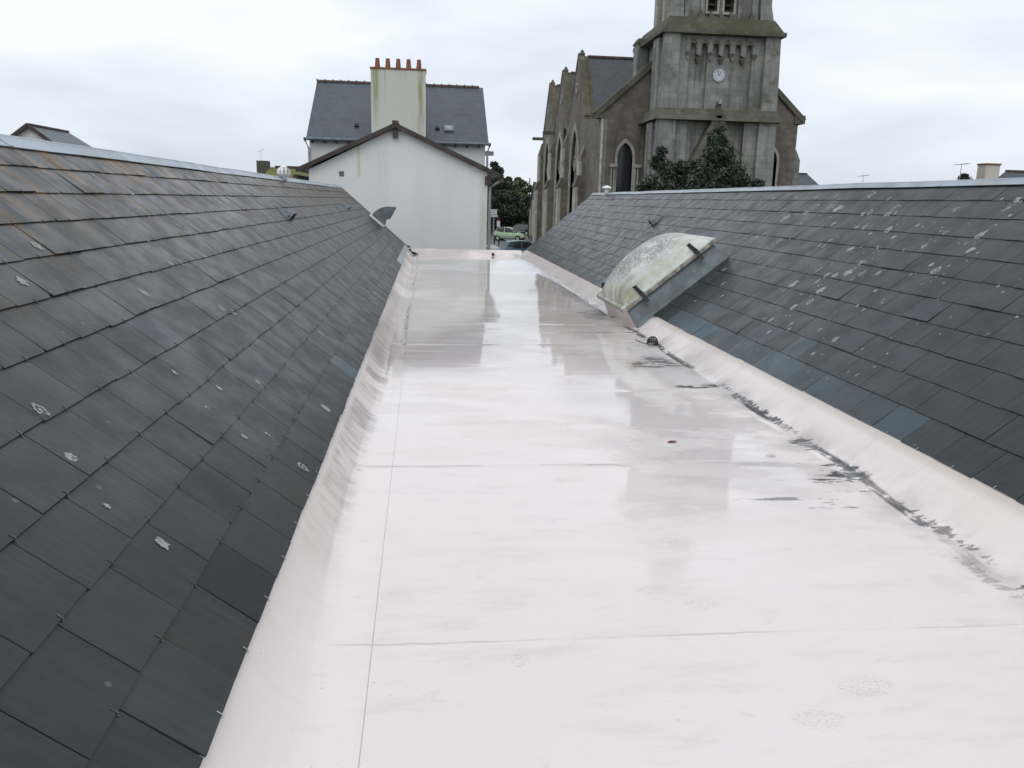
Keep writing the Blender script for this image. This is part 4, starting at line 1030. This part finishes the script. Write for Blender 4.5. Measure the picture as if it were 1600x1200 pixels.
for sg in (-1, 1):
    for (xa_, xb_, pr, dy) in ((BH - .05, BH - .75, .34, 0), (BH - .85, BH - 1.25, .18, 0), (1.32, 1.08, .14, 0)):
        p, q_ = sorted((TX + sg * xa_, TX + sg * xb_))
        MB().taper((p - (.15 if xa_ > 3 and sg < 0 else 0), q_ + (.15 if xa_ > 3 and sg > 0 else 0), bf - pr - .12, bf + .3 if xa_ > 3 else bf - .002), (p, q_, bf - pr, bf + .3 if xa_ > 3 else bf - .002), 11.303, 12.2).box(p, q_, bf - pr, bf + .3 if xa_ > 3 else bf - .002, 12.201, 19.1).build('belfry_pilaster', M['ashlar'], tw)
    for yy in (bf + 1.5, bf + 3.3):
        p, q_ = sorted((TX + sg * (BH - .39), TX + sg * (BH - .05)))
        MB().box(p, q_, yy, yy + .5, 11.303, 19.1).build('belfry_pilaster', M['quoin'] if sg < 0 else M['ashlar'], tw)
b = MB()
for k in range(9):
    xx = TX - 2.6 + k * .65; b.taper((xx - .2, xx + .2, bf - .45, bf - .1), (xx - .05, xx + .05, bf - .25, bf - .15), 11.2, 11.75)
b.build('parapet_crockets', M['moss_stone'], tw)
MB().box(TX - BH - .2, TX + BH + .2, bf - .5, bf + 5.6, 19.201, 19.6).build('belfry_cornice', M['moss_stone'], tw)
b = MB(); cy_ = bf + 2.5; r0 = 1.9; nn = 8
vs = [(TX + r0 * math.cos(2 * math.pi * (k + .5) / nn), cy_ + r0 * math.sin(2 * math.pi * (k + .5) / nn), 19.6) for k in range(nn)] + [(TX, cy_, 32.5)]
b.add(vs, [(k, (k + 1) % nn, nn) for k in range(nn)]); b.build('spire', M['ashlar'], tw)
# stair turret and raking wall joining tower and nave
MB().box(14.0, 14.75, 56.2, 57.2, 7.0, 10.5).build('turret', M['ashlar'], chr_)
MB().taper((13.9, 14.85, 56.1, 57.3), (14.1, 14.65, 56.3, 57.1), 10.501, 10.85).build('turret_cap', M['moss_stone'], chr_)
MB().poly([(14.26, 7.9), (15.3, 8.8), (15.3, 12.0), (14.9, 10.9), (14.26, 10.2)], [], lambda a, b_, c: (a + .5, 56.3 + c, b_ + .2), .8).build('raking_wall', M['ashlar'], chr_)
MB().beam((14.75, 56.65, 10.45), (15.9, 56.65, 12.2), .95, .16).build('raking_coping', M['moss_stone'], chr_)

# small chapel beyond the church
cp = thing('stone_chapel', 'small stone gabled chapel with pale window strips, just beyond the far end of the church', 'chapel', (14.5, 97, G))
MB().poly([(93., G), (101.3, G), (101.3, -1.1), (97., 2.15), (93., -.4)], [], lambda a, b_, c: (12.6 + c, a, b_), .5).build('gable_wall', M['rubble'], cp)
b = MB()
for y0_ in (94.0, 96.6, 99.2): b.box(12.52, 12.598, y0_, y0_ + 1.1, -4.0, -.9 if y0_ != 96.6 else .2)
b.build('window', M['quoin'], cp)
MB().box(13.1, 17, 93, 93.4, G, -.5).build('side_wall', M['rubble'], cp)
b = MB()
for sg, ze in ((-1, -.55), (1, -1.25)):
    ye = 97 + sg * (4.2 if sg < 0 else 4.5)
    b.add([(12.75, 97, 2.2), (18, 97, 2.2), (18, ye, ze), (12.75, ye, ze), (12.75, 97, 2.05), (18, 97, 2.05), (18, ye, ze - .15), (12.75, ye, ze - .15)], [(0, 1, 2, 3), (4, 5, 6, 7), (0, 1, 5, 4), (1, 2, 6, 5), (2, 3, 7, 6), (3, 0, 4, 7)])
b.build('roof', M['far_slate2'], cp)
b = MB()
for sg, ze in ((-1, -.5), (1, -1.2)): b.beam((12.62, 97, 2.25), (12.62, 97 + sg * 4.35, ze), .3, .14)
b.build('coping', M['moss_stone'], cp)
MB().beam((12.55, 92.6, -1.2), (12.55, 92.6, G), .5, .4).build('corner_buttress', M['quoin'], cp)

# ------------------------------------------------------------------ distant houses
def small_house(label, x, y, w, d, eave, rz_, ridge_y, mat_wall, rot=0, hip=False, extras=None):
    h = thing('distant_house', label, 'house', (x, y, G), rot)
    ez = eave - G; rz2 = rz_ - G
    if ridge_y:   # ridge runs away along local y, gable faces the viewer
        for yy in ((0,) if hip else (0, d - .3)):
            MB().poly([(-w / 2, 0), (w / 2, 0), (w / 2, ez), (0, rz2 - .1), (-w / 2, ez)], [], lambda a, b_, c: (a, yy + c, b_), .3).build('gable_wall', mat_wall, h, local=True)
        MB().box(-w / 2, -w / 2 + .3, .3, d - .3, 0, ez).box(w / 2 - .3, w / 2, .3, d - .3, 0, ez).build('side_wall', mat_wall, h, local=True)
        sl = (rz2 - ez) / (w / 2); o_ = .35
        rl = d - (w * .3 if hip else 0)
        for sg in (-1, 1):
            xe = sg * (w / 2 + o_); ze = ez - sl * o_
            MB().add([(0, -.25, rz2), (0, rl, rz2), (xe, d + .2, ze), (xe, -.25, ze), (0, -.25, rz2 - .13), (0, rl, rz2 - .13), (xe, d + .2, ze - .13), (xe, -.25, ze - .13)],
                     [(0, 1, 2, 3), (4, 5, 6, 7), (0, 1, 5, 4), (1, 2, 6, 5), (2, 3, 7, 6), (3, 0, 4, 7)]).build('roof_slope', M['far_slate'], h, local=True)
            MB().beam((0, -.28, rz2 - .03), (xe, -.28, ze - .03), .06, .24).build('bargeboard', M['brown'], h, local=True)
        MB().beam((0, -.2, rz2 + .04), (0, rl, rz2 + .04), .2, .12).build('ridge_tiles', M['redridge'], h, local=True)
    else:
        MB().box(-w / 2, w / 2, 0, d, 0, ez).build('wall', mat_wall, h, local=True)
        hp = hip * 1.
        v = [(-w / 2 - .3, -.3, ez), (w / 2 + .3, -.3, ez), (w / 2 + .3, d + .3, ez), (-w / 2 - .3, d + .3, ez), (-w / 2 + hp, d / 2, rz2), (w / 2 - hp, d / 2, rz2)]
        MB().add(v, [(0, 1, 5, 4), (2, 3, 4, 5), (1, 2, 5), (3, 0, 4), (0, 3, 2, 1)]).build('roof', M['far_slate'], h, local=True)
        MB().beam((-w / 2 + hp, d / 2, rz2 + .03), (w / 2 - hp, d / 2, rz2 + .03), .22, .12).build('ridge_tiles', M['redridge'], h, local=True)
    return h
small_house('distant house with white gable and red-ridged slate roof, at the far left', -26.95, 60, 7.2, 8.3, 1.6, 4.27, True, M['white'], 0, True)
small_house('small distant slate-roofed house just right of the church', 43.6, 90, 5.4, 6, .9, 3.95, False, M['rubble'], 0, 2.0)
h2 = small_house('distant slate-roofed house with cream chimney, at the far right', 52.6, 57.6, 17.0, 7, -.4, 3.25, False, M['cream'], 0, 1.4)
cq = MB().box(-9.75, -8.6, 2.2, 3.2, 3, 8.0).build('chimney', M['cream'], h2, local=True)
MB().box(-9.8, -8.55, 2.13, 3.27, 8.001, 8.12).build('chimney_cap', M['terracotta'], cq, local=True)

# ------------------------------------------------------------------ trees
def leaf_cloud(mb, centre, rad, n, size, rr, elong=1., droop=0., flat_=1.):
    c = Vector(centre)
    for _ in range(n):
        while True:
            d = Vector((rr.uniform(-1, 1), rr.uniform(-1, 1), rr.uniform(-1, 1)))
            if .1 < d.length < 1: break
        d = d.normalized() * (d.length ** .45)
        p = c + Vector((d.x * rad[0], d.y * rad[1], d.z * rad[2]))
        a = Vector((rr.gauss(0, 1), rr.gauss(0, 1), rr.gauss(0, .6) - droop)).normalized()
        nrm = (Vector((rr.gauss(0, 1), rr.gauss(0, 1), rr.gauss(0, 1) + .6)) + d).normalized()
        b_ = a.cross(nrm).normalized(); s = size * rr.uniform(.6, 1.3)
        a = a * s * elong; b_ = b_ * s * .5
        mb.add([p - a * .5, p + b_ * .5 - a * .05, p + a * .5, p - b_ * .5 - a * .05], [(0, 1, 2, 3)])
def tree(name, label, cat, x, y, h, crown_r, trunk_h, mat, seed, nclump=14, nleaf=260, leaf=.28, group=None, shape=1.):
    rr = random.Random(seed); t_ = thing(name, label, cat, (x, y, G), 0, group)
    tk = MB(); top = Vector((x + rr.uniform(-.3, .3), y, G + h * .8))
    tk.tube([(x, y, G), (x + .05, y, G + trunk_h), tuple(top)], [h * .035, h * .025, h * .008], 8)
    lv = MB()
    for k in range(nclump):
        f = k / max(1, nclump - 1); zz = G + trunk_h + (h - trunk_h) * (.05 + .82 * f)
        rmax = crown_r * (math.sin(math.pi * (.18 + .75 * f)) ** .7) * (1 if shape == 1 else (1.15 - f * .9))
        a = rr.uniform(0, 6.28) + k * 2.4; q = rr.uniform(.25, .8) * rmax
        c = Vector((x + q * math.cos(a), y + q * math.sin(a), zz + rr.uniform(-.3, .3)))
        base = Vector((x, y, max(G + trunk_h * .8, zz - q * .8)))
        tk.tube([base, base.lerp(c, .5) + Vector((0, 0, .1)), c], [h * .012, h * .008, h * .003], 5)
        cr_ = rmax * rr.uniform(.38, .60)
        leaf_cloud(lv, c, (cr_, cr_, cr_ * .72), nleaf, leaf, rr, 1.2, .2)
    tk.build('trunk', M['bark'], t_); lv.build('crown', mat, t_)
    return t_
g_ = 'trees beyond the road'
tree('broadleaf_tree', 'tall dark tree right beside the corner of the white houses', 'tree', 9.0, 116, 10.3, 2.6, 2, M['leaf_far3'], 1, 14, 260, .45, g_)
tree('broadleaf_tree', 'mid-green tree left of the brightest crown beyond the road', 'tree', 11.5, 124, 8.4, 3.2, 1.5, M['leaf_far'], 2, 14, 260, .45, g_)
tree('broadleaf_tree', 'brightest green round tree beyond the road', 'tree', 13.9, 128, 8.3, 3.0, 1.5, M['leaf_far2'], 3, 14, 260, .45, g_)
tree('broadleaf_tree', 'green tree next to the street lamp, beyond the chapel', 'tree', 16.3, 127, 7.2, 2.8, 1.2, M['leaf_far2'], 4, 12, 240, .45, g_)
tree('broadleaf_tree', 'low dark tree behind the direction sign', 'tree', 10.0, 119, 6.2, 3.0, .5, M['leaf_far3'], 5, 14, 260, .4, g_)
tree('broadleaf_tree', 'low dark tree behind the green car', 'tree', 12.6, 119.5, 5.8, 2.8, .4, M['leaf_far3'], 6, 14, 260, .4, g_)
tree('broadleaf_tree', 'low dark tree behind the lamp post foot', 'tree', 15.2, 120, 5.6, 2.6, .4, M['leaf_far3'], 7, 12, 240, .4, g_)
tree('bush', 'dark hedge bush between the houses and the direction sign', 'bush', 7.6, 117.5, 4.4, 2.4, .3, M['leaf_far3'], 8, 10, 240, .4)
MB().box(-20, 60, 150, 151, G, -.6).build('hedge_bank', M['leaf_far3'], None, kind='structure')
tree('bush', 'olive bush beside the cream chimney at the far right', 'bush', 41.9, 60.5, 7.7, 1.3, 4, simple('olive_leaf', (.05, .05, .03), .7, 0, .4, 3), 12, 10, 160, .3)

# the evergreen in front of the tower: a pointed main crown and a lower one on the left
ev = thing('evergreen_tree', 'dark glossy evergreen with drooping branches in front of the tower door', 'tree', (14.0, 40, G))
rr = random.Random(21); lv = MB(); tk = MB()
def spray(mb, p, d, L_, rr, n=22, s=.16):
    """a drooping branch tip carrying narrow leaves on both sides"""
    p = Vector(p); d = Vector(d).normalized(); q = p.copy(); st = L_ / n
    for k in range(n):
        d = (d + Vector((0, 0, -.055))).normalized(); q = q + d * st
        for sg in (-1, 1):
            sd_ = d.cross(Vector((0, 0, 1))).normalized() * sg
            a = (d * .7 + sd_ * .7 + Vector((rr.gauss(0, .2), rr.gauss(0, .2), -.35 + rr.gauss(0, .25)))).normalized()
            nrm = (Vector((rr.gauss(0, .4), rr.gauss(0, .4), 1))).normalized(); b_ = a.cross(nrm).normalized()
            l = s * rr.uniform(.7, 1.3); mb.add([q, q + a * l * .5 + b_ * l * .24, q + a * l, q + a * l * .5 - b_ * l * .24], [(0, 1, 2, 3)])
LUMPS = [(14.25, 3.66, 0.22), (14.08, 3.26, 0.35), (14.52, 3.13, 0.38), (13.94, 2.59, 0.51), (14.71, 2.43, 0.58), (13.61, 1.85, 0.58), (14.41, 1.68, 0.77), (15.34, 1.65, 0.54), (15.88, 1.23, 0.45), (11.41, 2.52, 0.26), (11.31, 2.03, 0.38), (11.79, 1.67, 0.45), (12.5, 1.82, 0.35), (12.25, 1.19, 0.54), (13.0, 1.18, 0.58), (11.11, 1.1, 0.35), (16.46, 1.08, 0.29), (13.74, 1.05, 0.64), (14.74, 0.95, 0.7), (11.79, 0.75, 0.58), (10.64, 0.84, 0.26), (13.22, 1.84, 0.29),
         (14.2, .1, 1.2), (12.6, .2, 1.0), (15.6, .3, .9), (11.3, .2, .7), (14.0, -1.0, 1.3), (12.6, -1.0, 1.0), (15.4, -.8, 1.0)]
tk.tube([(13.9, 40, G), (13.95, 40, -1.5), (14.1, 40, .8), (14.3, 40, 3.6)], [.22, .17, .10, .02], 8)
tk.tube([(13.9, 40, -3.2), (12.4, 39.9, -1.0), (11.6, 40, .9), (11.4, 40, 2.5)], [.15, .11, .07, .015], 8)
for (x_, z_, r_) in LUMPS:
    yy = 40 + rr.uniform(-.5, .5) * min(1, 2 * r_); base = Vector((13.95 if x_ > 12.7 else 11.9, 40, z_ - r_ * .8 - .3))
    tip = Vector((x_, yy, z_)); tk.tube([base, base.lerp(tip, .6) + Vector((0, 0, .05)), tip], [.035, .02, .008], 5)
    leaf_cloud(lv, (x_, yy, z_), (r_ * .9, max(r_ * 1.1, .4), r_ * .95), int(150 + 900 * r_ ** 1.6), .15, rr, 1.9, .75)
    for _ in range(int(4 + 16 * r_)):
        a = rr.uniform(0, 2 * math.pi); el = rr.uniform(-.2, 1.1)
        d = Vector((math.cos(a) * math.cos(el), math.sin(a) * math.cos(el), math.sin(el)))
        spray(lv, tip + d * r_ * .3, d, r_ * rr.uniform(.7, 1.15), rr, 8, .15)
tk.build('trunk', M['bark'], ev); lv.build('foliage', M['leaf_dk'], ev)

# ------------------------------------------------------------------ cars
def make_car(label, loc, rz_, paint, group='cars parked on the square'):
    """three-door hatchback, 3.5 m long, nose towards +x, built from cross-sections"""
    c = thing('hatchback_car', label, 'car', loc, rz_, group)
    st = [(-1.72, .62, .30, .62, .80, .56), (-1.66, .76, .24, .80, .98, .68), (-1.45, .81, .20, .92, 1.05, .72), (-.9, .82, .18, .93, .95, .76), (-.2, .82, .18, .92, .93, .77), (.5, .82, .18, .90, .91, .77), (.95, .81, .18, .86, .90, .74), (1.4, .78, .20, .74, .80, .62), (1.66, .70, .24, .58, .64, .52), (1.76, .55, .30, .46, .50, .42)]
    b = MB(); vs = []; fs = []
    for (x, w, z0, z1, z2, w2) in st:
        half = [(0, z0 - .02), (w * .85, z0), (w, z0 + .15), (w, (z0 + z1) / 2), (w * .985, z1), (w2, z2), (0, z2 + .02)]
        ring = [(x, p[0], p[1]) for p in half] + [(x, -p[0], p[1]) for p in reversed(half[1:-1])]
        vs += ring
    n = len(ring)
    for i in range(len(st) - 1):
        for k in range(n): fs.append((i * n + k, i * n + (k + 1) % n, (i + 1) * n + (k + 1) % n, (i + 1) * n + k))
    fs += [tuple(range(n)), tuple((len(st) - 1) * n + k for k in range(n))]
    b.add(vs, fs); bd = b.build('body', paint, c, local=True, smooth=True)
    # greenhouse: pillars and roof
    lo = [(-1.60, .70), (-1.45, .76), (-.35, .78), (.95, .75)]; 
    hi = [(-1.28, .56, 1.40), (-1.1, .59, 1.44), (-.35, .62, 1.47), (.18, .60, 1.42)]
    r_ = MB()
    for sg in (1, -1):
        for (xa_, wa), (xb_, wb, zb) in (((-1.62, .72), hi[0]), ((-.42, .785), (-.42, .62, 1.46)), ((1.0, .75), hi[3])):
            r_.beam((xa_, sg * wa, .93), (xb_, sg * wb, zb), .075 if xa_ < .9 else .06, .06)
        r_.beam((hi[0][0], sg * .57, 1.41), (hi[3][0], sg * .60, 1.42), .07, .06)
    rv = []; 
    for (x, w, z) in ((-1.36, .52, 1.37), (-1.15, .60, 1.44), (-.6, .64, 1.485), (-.1, .63, 1.475), (.22, .60, 1.42)):
        rv += [(x, -w, z), (x, -w * .5, z + .02), (x, 0, z + .028), (x, w * .5, z + .02), (x, w, z)]
    rf = [(i * 5 + k, i * 5 + k + 1, (i + 1) * 5 + k + 1, (i + 1) * 5 + k) for i in range(4) for k in range(4)]
    r_.add(rv, rf); r_.add([(p[0], p[1] * .99, p[2] - .04) for p in rv], rf)
    r_.build('roof', paint, c, local=True)
    for sg in (1, -1):
        MB().add([(-1.50, sg * .745, .95), (-.46, sg * .785, .93), (-.46, sg * .628, 1.42), (-1.22, sg * .585, 1.38)], [(0, 1, 2, 3)]).build('side_window', M['glass_dk'], c, local=True)
        MB().add([(-.38, sg * .785, .93), (.86, sg * .755, .92), (.16, sg * .615, 1.39), (-.38, sg * .628, 1.43)], [(0, 1, 2, 3)]).build('side_window', M['glass_dk'], c, local=True)
    MB().add([(.98, -.70, .90), (.98, .70, .90), (.23, .58, 1.41), (.23, -.58, 1.41)], [(0, 1, 2, 3)]).build('windscreen', simple('windscreen', (.10, .12, .13), .1), c, local=True)
    MB().add([(-1.66, -.62, .98), (-1.66, .62, .98), (-1.37, .50, 1.36), (-1.37, -.50, 1.36)], [(0, 1, 2, 3)]).build('rear_window', M['glass_dk'], c, local=True)
    for x in (-1.18, 1.19):
        for sg in (1, -1):
            w_ = MB().tube([(x, sg * .64, .28), (x, sg * .83, .28)], .285, 20).build('wheel', M['tyre'], c, local=True)
            MB().tube([(x, sg * .80, .28), (x, sg * .845, .28)], .175, 16).build('rim', M['rim'], w_, local=True)
            MB().tube([(x, sg * .60, .30), (x, sg * .812, .30)], .33, 20).build('wheel_arch', M['black'], c, local=True)
    for sg in (1, -1):
        MB().add([(1.55, sg * .50, .66), (1.66, sg * .66, .60), (1.45, sg * .755, .74), (1.36, sg * .60, .80)], [(0, 1, 2, 3)]).build('headlight', M['white_metal'], c, local=True)
        MB().box(.72, .84, sg * .82 - .07, sg * .82 + .07, .93, 1.04).build('wing_mirror', paint, c, local=True)
        MB().box(-.95, .62, sg * .825 - .006, sg * .825 + .006, .50, .56).build('door_moulding', simple('moulding', tuple(.6 * q for q in paint.node_tree.nodes['Principled BSDF'].inputs['Base Color'].default_value[:3]), .6), c, local=True)
    MB().box(1.70, 1.79, -.45, .45, .22, .36).build('grille', M['black'], c, local=True)
    MB().box(1.765, 1.795, -.26, .26, .38, .47).build('number_plate', M['sign'], c, local=True)
    return c
make_car('light green small hatchback parked at the kerb in front of the trees', (9.35, 92.4, G + .004), R(-24), M['car_green'])
make_car('dark teal car, only its roof and windows showing above the far roof edge', (7.25, 61.5, G + .004), R(18), M['car_teal'])
make_car('dark blue car half hidden behind the green hatchback', (12.0, 108, G + .004), R(170), M['car_dark'])

# ------------------------------------------------------------------ street furniture
def post(name, label, cat, x, y, h, r=.05, mat='pvc'):
    t_ = thing(name, label, cat, (x, y, G)); MB().tube([(x, y, G), (x, y, G + h)], r, 8).build('post', M[mat], t_); return t_
sp = post('direction_sign', 'pale post carrying two stacked direction panels, left of the green car', 'road sign', 8.75, 108, 2.95, .07)
MB().box(8.22, 9.14, 107.86, 107.90, G + 2.62, G + 3.28).build('sign_panel', M['sign'], sp)
MB().add([(7.95, 107.88, G + 2.42), (8.1, 107.88, G + 2.30), (9.25, 107.88, G + 2.30), (9.25, 107.88, G + 2.55), (8.1, 107.88, G + 2.55)], [(0, 1, 2, 3, 4)]).add([(7.95, 107.92, G + 2.42), (8.1, 107.92, G + 2.30), (9.25, 107.92, G + 2.30), (9.25, 107.92, G + 2.55), (8.1, 107.92, G + 2.55)], [(0, 1, 2, 3, 4)]).build('arrow_panel', M['sign'], sp)
b = MB(); b.box(8.32, 9.04, 107.845, 107.858, G + 3.05, G + 3.10).box(8.32, 8.9, 107.845, 107.858, G + 2.86, G + 2.91).build('sign_lines', M['pvc'], sp)
s2 = post('warning_sign', 'short post with white sign edged in red, right of the direction sign', 'road sign', 9.32, 107.5, 1.25, .045, 'signred')
MB().box(9.10, 9.54, 107.38, 107.42, G + 1.05, G + 1.80).build('sign_panel', M['sign'], s2)
MB().add([(9.12, 107.40, G + 1.8), (9.52, 107.40, G + 1.8), (9.32, 107.40, G + 2.1)], [(0, 1, 2)]).add([(9.12, 107.44, G + 1.8), (9.52, 107.44, G + 1.8), (9.32, 107.44, G + 2.1)], [(0, 1, 2)]).build('red_triangle', M['signred'], s2)
sl = post('street_lamp', 'tall dark street lamp with one short arm, beside the chapel', 'street lamp', 12.42, 100, 7.2, .06, 'black')
MB().beam((12.42, 100, G + 6.75), (11.95, 100, G + 6.75), .06, .06).build('arm', M['black'], sl)
MB().tube([(11.75, 100, G + 6.62), (11.75, 100, G + 6.70), (11.75, 100, G + 6.86)], [.34, .33, .08], 14).build('lamp_head', M['black'], sl)
post('bollard', 'thin dark bollard on the square near the house corner', 'bollard', 6.95, 84.5, .9, .07, 'black')
post('bollard', 'second dark bollard on the square, nearer and further right', 'bollard', 7.15, 81.5, .6, .07, 'black')

def aerial(label, x, y, z0, z1, s):
    t_ = thing('tv_aerial', label, 'aerial', (x, y, z0))
    MB().tube([(x, y, z0), (x, y, z1)], .02 * s, 6).build('mast', M['pvc'], t_)
    b = MB().beam((x - .5 * s, y, z1 - .1), (x + .5 * s, y, z1 + .05), .03 * s, .03 * s)
    for k in range(6): b.beam((x - .45 * s + k * .18 * s, y - .2 * s, z1 - .1 + .02 * k), (x - .45 * s + k * .18 * s, y + .2 * s, z1 - .1 + .02 * k), .02 * s, .02 * s)
    b.build('antenna', M['pvc'], t_); return t_
aerial('thin television aerial above the mossy outbuilding', -6.35, 32.7, 1.28, 1.7, .28)
aerial('thin television aerial left of the olive bush at the far right', 40.6, 59.5, -.2, 3.6, 1.2)
aerial('faint television aerial midway along the right-hand ridge', 37.5, 68, -1, 2.9, 1.)

sc.render.engine = 'CYCLES'
